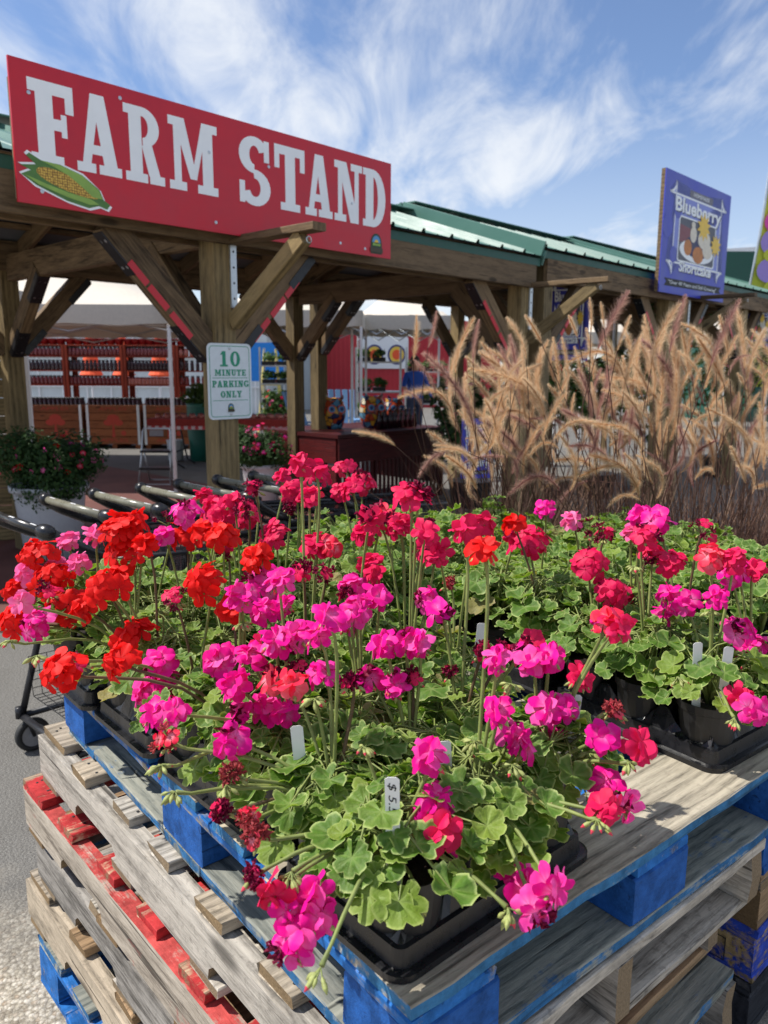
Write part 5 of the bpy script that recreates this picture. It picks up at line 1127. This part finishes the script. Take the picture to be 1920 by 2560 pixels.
gb = hall('green_building', 'dark green building with a white roof edge behind the feather flag', AX(1790, 24), AX(2250, 24), 24, 6, 5.0, DKGREEN, 3, simple('green_post', srgb(40, 130, 96), .5), .25, None, WHITEP)
# orange umbrellas
for (u, lb) in ((228, 'closed orange parasol behind the tall shelf jars near the plank screen'), (309, 'closed orange parasol behind the middle jar shelf'), (399, 'closed orange parasol behind the canopy leg')):
    p = AX(u, 21); r = thing('closed_parasol', lb, 'parasol', (p, 21, 0), 0, 'closed orange parasols'); m = MB(); m.lathe([(.0, 2.62), (.06, 2.5), (.13, 2.1), (.24, 1.45), (.30, 1.35), (.22, 1.3)], 14); m.build('cloth', ORANGE, r); m = MB(); m.tube([(0, 0, 0), (0, 0, 2.7)], .025, 8); m.build('pole', WHITEP, r); m = MB(); m.lathe([(0, 0), (.25, 0), (.25, .05), (.04, .09), (0, .09)], 16); m.build('base', GREYPL, r)
# jar shelves
YS = 15.6
def jar_mesh(mat, lid, r=.045, h=.12):
    m = MB(); m.lathe([(0, 0), (r, 0), (r * 1.05, h * .15), (r * 1.05, h * .68), (r * .8, h * .8), (r * .8, h * .84)], 10); m.lathe([(0, h * .84), (r * .88, h * .84), (r * .88, h), (0, h)], 10, mi=1); return m.mesh('jar', [mat, lid], True)
JR = {'red': jar_mesh(GLASSRED, LIDM, .040, .18), 'pink': jar_mesh(GLASSPINK, GLASSRED, .043, .15), 'dark': jar_mesh(GLASSDK, LIDM, .036, .2)}
m = MB(); m.lathe([(0, 0), (.07, 0), (.095, .11), (.1, .12), (.09, .12), (.07, .02), (0, .02)], 14); BOWL = m.mesh('bowl', REDPOT, True)
zb_ = [atd(300, v, YS).z for v in (962, 926, 890, 862)]
bays = [(20, 165), (165, 310), (310, 441), (441, 560)]
for bi, (ua, ub) in enumerate(bays):
    xa, xb = AX(ua, YS), AX(ub, YS); lab = ['red wooden jar shelf standing next to the plank screen', 'red wooden jar shelf above the crate with the full tree print', 'red wooden jar shelf beside the canopy leg', 'red wooden jar shelf hidden partly behind the parking sign'][bi]
    r = thing('jar_shelf', lab, 'shelf', (xa, YS, 0), 0, 'red jar shelves'); w = xb - xa
    for x in (.03, w - .03):
        beam('upright', (x, 0, 0), (x, 0, zb_[-1]), .05, .09, SHELFW, r, up=Vector((0, 1, 0))); beam('upright', (x, .45, 0), (x, .45, zb_[-1]), .05, .05, SHELFW, r, up=Vector((0, 1, 0)))
    for z in zb_: board('shelf_board', (w / 2, .22, z - .012), w - .05 if z < zb_[-1] else w, .5, .024, SHELFW, r)
    for zi, z in enumerate(zb_):
        k = 13 if bi < 3 else 8
        for i in range(k):
            x = xa + .09 + (w - .18) * i / (k - 1)
            if zi == 3:
                if i % 2: continue
                o = obj('bowl', BOWL, None, (x, YS + .08, z)); tag(o, 'dark red glazed bowl on the top board of a jar shelf', 'bowl', 'red bowls along the shelf tops'); continue
            kd = 'pink' if (bi == 2 and zi == 0) or (bi == 3 and zi == 2) else ('red' if zi != 1 else 'dark')
            o = obj('jar', JR[kd], None, (x, YS + .03, z)); tag(o, {'pink': 'peach coloured preserve jar on a red shelf', 'red': 'red preserve jar with black lid on a red shelf', 'dark': 'slim dark preserve jar with black lid on a red shelf'}[kd], 'jar', {'pink': 'peach jars on shelves', 'red': 'red jars on shelves', 'dark': 'slim dark jars on shelves'}[kd])
# apple bins
TREEP = simple('red_print', srgb(178, 60, 40), .7)
def bin_(ua, ub, lab):
    y = 15.0; xa, xb = AX(ua, y), AX(ub, y); w = xb - xa; h = .86; r = thing('apple_crate', lab, 'crate', (xa, y, 0), 0, 'slatted apple crates')
    for sd, yy in (('f', 0), ('b', .8)):
        for k in range(5): board('slat', (w / 2, yy, .16 + k * .15), w - .02, .138, .02, CRATEW, r, 0, 0, 1, .002, (R(90), 0))
    for x in (.02, w - .02):
        for k in range(5): board('slat', (x, .4, .16 + k * .15), .76, .138, .02, CRATEW, r, R(90), 0, 1, .002, (R(90), 0))
    for x in (.045, w - .045): beam('corner_strap', (x, -.018, .08), (x, -.018, h - .02), .05, .008, GALV, r, up=Vector((0, 1, 0)))
    for x in (.08, w / 2, w - .08): board('skid', (x, .4, .04), .8, .09, .08, CRATEW, r, R(90))
    board('fill_board', (w / 2, .4, h - .1), w - .06, .76, .02, SHELFW, r)
    if w > .8:
        M = Matrix.Rotation(R(90), 4, 'X')
        for px_, pz, rx, rz in ((w / 2, .58, .12, .08), (w / 2 - .1, .5, .09, .06), (w / 2 + .1, .5, .09, .06), (w / 2 + .19, .3, .05, .05)):
            m = MB(); m.prism(circ(px_, pz, rx, rz, 10), .0112 + .0003 * px_, .0125 + .0003 * px_, 0, M); m.build('tree_print', TREEP, r)
        m = MB(); m.prism([(w / 2 - .03, .22), (w / 2 + .03, .22), (w / 2 + .015, .5), (w / 2 - .015, .5)], .0116, .0135, 0, M); m.build('tree_print', TREEP, r)
        for z in (.755, .155):
            t = text(r, 'ORCHARD' if False else 'APPLES', w * .25, z, .06, 0, TREEP, 'crate_print', w=w * .5); t.matrix_basis = Matrix.Translation((w * .25, -.0125, z - .02)) @ M
    for i in range(int(w / .085)):
        for j in range(2):
            o = obj('jar', JR['dark' if w > .8 else 'pink'], None, (xa + .06 + i * .085, y + .1 + .12 * j, h - .09)); tag(o, 'slim dark bottle standing in an apple crate' if w > .8 else 'peach preserve jar standing in an apple crate', 'jar', 'bottles in the big apple crates' if w > .8 else 'jars in the narrow apple crates')
bin_(60, 200, 'apple crate half hidden behind the inner shelter post'); bin_(206, 346, 'apple crate with a full red tree print on its slats'); bin_(351, 480, 'apple crate standing behind the step stool'); bin_(486, 600, 'apple crate behind the parking sign post')
# folding table, stool, bucket
yt = 12.0; xa, xb = AX(364, yt), AX(722, yt); w = xb - xa
r = thing('folding_table', 'long folding table with red cloth over checkered trim', 'table', (xa, yt, 0)); board('table_top', (w / 2, .35, .735), w, .74, .03, WHITEP, r)
m = MB(); m.box((w / 2, .35, .76), (w + .02, .78, .018)); m.box((w / 2, -.045, .715), (w + .02, .006, .1)); m.box((-.012, .35, .715), (.006, .77, .1)); m.build('red_cloth', REDCLOTH, r)
m = MB(); m.box((w / 2, -.035, .655), (w, .004, .09)); m.build('checkered_trim', GING, r)
for x in (.35, w - .35):
    m = MB()
    for s in (-1, 1): m.tube([(x - .05, .35 + s * .28, .72), (x + .02, .35 + s * .3, .3), (x + .06, .35 + s * .33, .08), (x + .18, .35 + s * .34, .01)], .016, 6)
    m.tube([(x + .03, .06, .25), (x + .03, .64, .25)], .012, 6); m.build('leg', BLACKMET, r, True)
for i in range(30): 
    o = obj('jar', JR['pink'], None, (xa + .1 + i * (w - .2) / 29, yt + .2 + .2 * (i % 2), .769)); tag(o, 'low peach preserve jar on the red table cloth', 'jar', 'jars on the red table cloth'); o.scale = (1, 1, .45)
y0 = 10.25; xa, xb = AX(331, y0), AX(414, y0); w = xb - xa
r = thing('step_stool', 'folding metal step stool with two dark treads', 'step stool', (xa, y0, 0))
m = MB(); m.tube([(0, 0, 0), (.02, .12, .35), (.03, .2, .7), (.05, .21, .74), (w - .05, .21, .74), (w - .03, .2, .7), (w - .02, .12, .35), (w, 0, 0)], .013, 8); m.build('front_frame', GALV, r, True)
m = MB(); m.tube([(.03, .42, 0), (.04, .2, .42)], .011, 6); m.tube([(w - .03, .42, 0), (w - .04, .2, .42)], .011, 6); m.tube([(.03, .42, .02), (w - .03, .42, .02)], .009, 6); m.build('rear_leg', GALV, r, True)
for z, yy in ((.22, .06), (.44, .14)): board('tread', (w / 2, yy + .04, z), w - .03, .2, .03, BLACKPL, r)
m = MB(); m.tube([(0, -.01, .012), (w, -.01, .012)], .012, 6); m.build('foot_bar', GALV, r)
m = MB(); m.box((w / 2, .19, .68), (.18, .03, .08)); m.build('pad', GREYPL, r)
p = atz(440, 1150, .012); o = MB(); o.lathe([(0, 0), (.12, 0), (.14, .33), (.147, .34), (.138, .34), (.12, .02), (0, .02)], 20); b = o.build('bucket', WHITEPL, None, True, loc=(p.x, p.y, .012)); tag(b, 'white plastic bucket under the folding table', 'bucket')
# dark red bench with talavera pots
zt = .85; c0 = atz(845, 1087, zt); c1 = atz(719, 1068, zt); c2 = atz(1110, 1066, zt); ang = math.atan2(c2.y - c0.y, c2.x - c0.x); Lx = (c2 - c0).length; Ly = min(1.2, (c1 - c0).length)
r = thing('display_bench', 'dark red slatted display bench holding painted pots', 'bench', (c0.x, c0.y, 0), ang)
m = MB(); m.box((Lx / 2, Ly / 2, zt - .02), (Lx + .06, Ly + .06, .04)); m.build('top', DKRED, r)
for x0_, x1_, y_ in ((0, Lx, .0), (0, Lx, Ly)): board('apron', ((x0_ + x1_) / 2, y_, zt - .18), Lx, .27, .03, DKRED, r, 0, 0, 1, .003, (R(90), 0))
for x_ in (0, Lx): board('side_panel', (x_, Ly / 2, zt - .18), Ly - .04, .27, .03, DKRED, r, R(90), 0, 1, .003, (R(90), 0)); board('side_panel', (x_, Ly / 2, zt - .52), Ly - .04, .36, .028, DKRED, r, R(90), 0, 1, .003, (R(90), 0))
ns = 26
for k in range(ns): beam('slat', (.03 + (Lx - .06) * k / (ns - 1), 0, .05), (.03 + (Lx - .06) * k / (ns - 1), 0, zt - .32), .035, .025, DKRED, r, up=Vector((0, 1, 0)))
for x_ in (.03, Lx - .03):
    for y_ in (.03, Ly - .03): beam('leg', (x_, y_, 0), (x_, y_, zt - .04), .06, .06, DKRED, r, up=Vector((0, 1, 0)))
m = MB(); m.lathe([(0, 0), (.085, 0), (.105, .03), (.135, .14), (.138, .2), (.115, .29), (.1, .31), (.118, .335), (.105, .335), (.09, .3), (0, .3)], 28); TAL = m.mesh('pot', TALA, True)
def ear():
    m = MB(); m.add([(-.06, 0, 0), (.06, 0, 0), (.05, .02, .05), (-.03, .02, .07)], [(0, 1, 2, 3)]); return m
for u, v, lb, sc in ((832, 1074, 'painted owl pot standing alone next to the inner post', 1.06), (930, 1072, 'painted owl pot with dark flanks in the middle of the bench', 1.12), (985, 1064, 'painted owl pot tucked behind the middle pot', .98)):
    p = atz(u, v, zt); rr = thing('painted_pot', lb + ' on the bench', 'pot', (p.x, p.y + .12, zt), R(20), 'painted owl pots'); obj('pot', TAL, rr, scale=sc)
    for s in (-1, 1):
        for rad, dy, mt in ((.05, -.128, ORANGE), (.038, -.134, simple_cache('owl_blue', srgb(90, 150, 190))), (.02, -.139, SIGNNAVY)):
            m = MB(); m.lathe([(rad, 0), (rad * .7, .004), (0, .006)], 16); m.build('painted_eye', mt, rr, loc=(s * .055 * sc, dy * sc, .22 * sc), rot=(R(82), 0, 0))
        m = MB(); m.prism([(-.03, 0), (.03, 0), (s * .03, .05)], -.01, .01, 0, Matrix.Rotation(R(90), 4, 'X')); m.build('ear', TALA, rr, loc=(s * .07 * sc, -.05 * sc, .325 * sc))
bm_ = MB(); bm_.lathe([(0, 0), (.03, 0), (.03, .12), (.012, .17), (.012, .21), (.015, .215), (0, .22)], 10); BOT = bm_.mesh('bottle', GLASSDK, True)
for i in range(16):
    M = Matrix.Translation((c0.x, c0.y, zt)) @ Matrix.Rotation(ang, 4, 'Z'); q = M @ Vector((Lx * .50 + (i % 8) * .09, .25 + .14 * (i // 8), 0)); o = obj('bottle', BOT, None, q); tag(o, 'small dark bottle on the dark red bench', 'bottle', 'bottles on the dark red bench')
# barrel, planters and racks beyond
p = atz(668, 1037, .35); r = thing('barrel', 'dark green plastic barrel holding pale plants', 'barrel', (p.x, 13.2, .0)); m = MB(); sc = 1.0
m.lathe([(0, 0), (.24, 0), (.25, .3), (.27, .5), (.27, .9), (.28, .95), (.26, .96), (.25, .9), (0, .9)], 24); m.build('body', BARRELG, r, True); bush(r, 'foliage', (0, 0, 1.1), 700, .34, .3, .28, .04, 12, BUSH)
def rack(u0, u1, y, tiers, label, seed):
    xa, xb = AX(u0, y), AX(u1, y); w = xb - xa; r = thing('plant_rack', label, 'plant rack', (xa, y, 0), 0, 'metal plant racks'); zt_ = atd(u0, 868, y).z
    for x in (0, w):
        for yy in (0, .6): beam('post', (x, yy, 0), (x, yy, zt_), .035, .035, GALV, r, up=Vector((0, 1, 0)))
    for k, v in enumerate(tiers):
        z = atd(u0, v, y).z; board('shelf', (w / 2, .3, z), w, .62, .03, GALV, r)
        for q in range(int(w / .3)):
            o = thing('seedling_tray', 'tray of leafy green seedlings on a metal rack', 'plant tray', (xa + .16 + q * .3, y + .2, z + .015), 0, 'seedling trays on metal racks'); m = MB(); m.box((0, 0, .04), (.26, .36, .08)); m.build('tray', BLACKPL, o); bush(o, 'foliage', (0, 0, .16), 260, .16, .2, .12, .035, seed + q + 10 * k, BUSH, 'stuff')
rack(890, 1002, 15.8, (1040, 980, 905), 'silver plant rack with two tiers of green seedlings by the barn', 40); rack(1016, 1130, 17.5, (1010, 970, 930), 'silver plant rack beside the person in a blue shirt', 80); rack(650, 735, 16.0, (1010, 960, 915), 'silver plant rack beyond the green barrel', 120)
# folded step ladder, blue chairs
p = AX(672, 19); r = thing('step_ladder', 'yellowish wooden step ladder beside the blue sheet', 'ladder', (p, 19, 0)); LW = simple('ladder_paint', srgb(206, 190, 110), .6)
for s in (-1, 1): beam('rail', (s * .28, 0, 0), (s * .14, .25, 2.0), .05, .03, LW, r); beam('rear_rail', (s * .26, .75, 0), (s * .14, .27, 2.0), .04, .03, LW, r)
for k in range(6): f = (k + 1) / 7; beam('step', (-.28 + .14 * f, .25 * f, 2 * f), (.28 - .14 * f, .25 * f, 2 * f), .08, .025, LW, r)
CHB = simple('pale_blue_paint', srgb(120, 165, 215), .6)
for u, y, lb, rz in ((790, 13.5, 'pale blue garden chair seen edge on behind the inner posts', R(70)), (852, 14.5, 'pale blue slat back garden chair facing the yard', R(10))):
    r = thing('garden_chair', lb, 'chair', (AX(u, y), y, 0), rz, 'pale blue garden chairs')
    for k in range(5): beam('back_slat', (-.24 + k * .12, .25, .35), (-.27 + k * .135, .5, 1.15), .1, .02, CHB, r)
    for k in range(5): board('seat_slat', (0, -.25 + k * .11, .38 - k * .02), .56, .1, .02, CHB, r)
    for s in (-1, 1):
        beam('leg', (s * .3, -.3, 0), (s * .3, -.3, .58), .05, .09, CHB, r, up=Vector((0, 1, 0))); beam('leg', (s * .28, .45, 0), (s * .28, .1, .38), .04, .09, CHB, r); board('arm', (s * .33, 0, .6), .75, .12, .025, CHB, r, R(90)); beam('arm_post', (s * .3, .34, .2), (s * .3, .34, .59), .04, .05, CHB, r, up=Vector((0, 1, 0)))
    board('back_rail', (0, .36, .62), .56, .06, .025, CHB, r)
# person
def person(u, y):
    t = NT('person_body'); s = t.n('SeparateXYZ'); t.set(s.inputs[0], t.coord()); c = t.mix(t.mr(s.outputs[2], .955, .96), srgb(50, 60, 86), srgb(28, 74, 160)); c = t.mix(t.mr(s.outputs[2], 1.50, 1.505), c, srgb(196, 140, 112))
    ab = t.math('ABSOLUTE', s.outputs[0]); fa = t.math('MULTIPLY', t.mr(ab, .235, .24), t.mr(s.outputs[2], 1.19, 1.2, 1, 0)); c = t.mix(fa, c, srgb(196, 140, 112)); t.pbr(c, .8)
    V = [(0, 0, .98, .15), (0, 0, 1.15, .145), (0, .0, 1.36, .17), (0, .01, 1.48, .07), (0, .0, 1.56, .055), (0, -.01, 1.66, .095), (0, -.01, 1.75, .085)]
    E_ = [(i, i + 1) for i in range(6)]
    def chain(st, pts):
        a = st
        for p in pts: V.append(p); E_.append((a, len(V) - 1)); a = len(V) - 1
        return a
    for s_ in (-1, 1):
        h = chain(2, [(s_ * .19, 0, 1.42, .075), (s_ * .27, -.02, 1.2, .05), (s_ * .25, -.2, 1.06, .038), (s_ * .22, -.27, 1.02, .03)])
        for k in range(4): chain(h, [(s_ * (.205 + .018 * k), -.31, 1.0, .01), (s_ * (.205 + .018 * k), -.345 + .008 * abs(k - 1), .975, .009)])
        chain(h, [(s_ * .19, -.29, 1.03, .011), (s_ * .18, -.315, 1.02, .009)])
        chain(0, [(s_ * .1, 0, .88, .1), (s_ * .11, 0, .5, .065), (s_ * .11, .01, .1, .045), (s_ * .12, -.14, .05, .04)])
    me = bpy.data.meshes.new('body'); me.from_pydata([v[:3] for v in V], E_, []); me.update(); r = thing('person', 'person in a blue t-shirt bending over the plant racks', 'person', (AX(u, y), y, 0), R(25)); o = obj('body', me, r); me.materials.append(t.m)
    sk = o.modifiers.new('s', 'SKIN'); sl = me.skin_vertices[0].data
    for i, v in enumerate(V): sl[i].radius = (v[3], v[3] * (.72 if i in (0, 1, 2) else 1)); 
    sl[0].use_root = True; sb = o.modifiers.new('u', 'SUBSURF'); sb.levels = 2; sb.render_levels = 2
    m = MB(); m.lathe([(0, .115), (.06, .1), (.098, .04), (.1, -.03), (.09, -.07)], 16); m.build('hair', HAIR, r, True, loc=(0, .012, 1.70), rot=(R(-18), 0, 0))
    m = MB(); 
    for s_ in (-1, 1): m.lathe([(.011, 0), (.0, .006)], 8, (s_ * .034, 0, 0))
    e_ = m.build('eyes', BLACKINK, r, loc=(0, -.098, 1.69), rot=(R(90), 0, 0)); m = MB(); m.tube([(0, -.095, 1.685), (0, -.122, 1.65), (0, -.1, 1.642)], [.008, .013, .008], 6); m.build('nose', SKINM, r, True); m = MB(); m.box((0, -.098, 1.615), (.045, .006, .01)); m.build('mouth', simple_cache('lip', srgb(160, 80, 76)), r)
    m = MB()
    for s_ in (-1, 1): m.lathe([(.0, -.01), (.03, -.006), (.03, .006), (0, .01)], 8, (0, 0, s_ * .092))
    m.build('ears', SKINM, r, loc=(0, .0, 1.675), rot=(0, R(90), 0))
    return r
person(1038, 16.0)
# plants on the ground between the shelters, flag, umbrella, tree line
for i, (u, v, y, s, mt, lb) in enumerate(((1385, 900, 9.0, .5, BUSH, 'leafy green shrub with red blooms under the narrow blue banner'), (700, 1010, 14.5, .4, BUSH, 'low green plants between the barrel and the inner posts'), (1640, 880, 10.0, .55, BUSH, 'pale flowering shrub beneath the blue dessert sign'), (1180, 1020, 8.8, .5, BUSHD, 'low dark shrub behind the left fountain grass'), (1500, 960, 9.5, .6, BUSH, 'broad green shrub behind the middle fountain grass'), (1820, 900, 11.5, .6, BUSH, 'round green shrub beside the small blue banner'))):
    p = atd(u, v, y); r = thing('shrub', lb, 'shrub', (p.x, p.y, 0), 0, 'shrubs among the shelters'); bush(r, 'foliage', (0, 0, max(.45, p.z - .15)), 1500, s, s, max(.4, p.z * .55), .05, 200 + i, mt); blossoms(r, (0, 0, max(.45, p.z - .1)), 14, s * .8, s * .8, .45, .035, 60 + i, ['R', 'P', 'C']); m = MB(); m.lathe([(0, 0), (.2, 0), (.25, .3), (0, .3)], 14); m.build('pot', POTPL, r)
    m = MB(); m.tube([(0, 0, .25), (0, 0, max(.5, p.z))], .02, 6); m.build('stem', STEMB, r)
y = 12.; xa = AX(1872, y); r = thing('feather_flag', 'tall feather flag printed with pink, lime and lilac flowers', 'flag', (xa, y, 0)); m = MB(); N = 18
fl = lambda f: (.06 + .55 * f ** 1.3)
vs = []; 
def fx(f, g): z = 1.3 + 3.6 * f; x0 = -.16 + .26 * f ** 1.2; return Vector((x0 + g * (1.0 - .25 * f), .05 * math.sin(7 * f + 5 * g), z))
for i in range(N + 1):
    for j in range(7): vs.append(fx(i / N, j / 6))
m.add(vs, [(i * 7 + j, i * 7 + j + 1, (i + 1) * 7 + j + 1, (i + 1) * 7 + j) for i in range(N) for j in range(6)]); m.build('cloth', LIMEP, r, True)
fr = random.Random(3); FP = [(.30, .24, .2, PINKP, 1), (.36, .5, .22, PINKP, 1.5), (.40, .30, .12, LIMEP, 2), (.47, .24, .2, LILAC, 1), (.58, .26, .22, LILAC, 1.2), (.53, .2, .1, LIMEP, 2.2), (.66, .24, .19, PINKP, 1.1), (.24, .28, .2, LILAC, 1), (.76, .3, .2, LILAC, 1), (.86, .3, .18, PINKP, 1)]
FP += [(fr.uniform(.06, .93), fr.uniform(.45, .78), fr.uniform(.08, .2), fr.choice((PINKP, LILAC, YELLOWP, HUSKL)), 1.6 + .2 * k) for k in range(18)]
for f, g, rr, mt, dz in FP:
    c_ = fx(f, g); m = MB(); m.prism(circ(0, 0, rr, rr * .9, 16), 0, .002, 0, Matrix.Rotation(R(90), 4, 'X')); m.build('flower_print', mt, r, loc=(c_.x, -.065 - .004 * dz, c_.z))
m = MB(); m.tube([(-.12, .02, 0), (-.12, .02, 1.3)] + [tuple(fx(i / 10, 0) + Vector((-.02, .0, 0))) for i in range(11)], .018, 8); m.build('pole', GALV, r)
p = atd(1540, 752, 14); r = thing('patio_umbrella', 'small open white umbrella under the shelter roof', 'umbrella', (p.x, p.y, 0)); m = MB(); m.lathe([(0, p.z + .12), (.45, p.z - .06), (.47, p.z - .12)], 8); m.build('canopy', WHITEP, r); m = MB(); m.tube([(0, 0, 0), (0, 0, p.z + .15)], .02, 8); m.build('pole', GALV, r)
m, tone = cloud(9000, 60, 4, 5, .5, 77, shell=.1); me = m.mesh('distant_trees', BUSHD); set_attr(me, 'tone', tone); o = obj('distant_trees', me, None, (0, 75, .5)); tag(o, 'low line of distant trees behind the market buildings', 'trees', None, 'stuff')
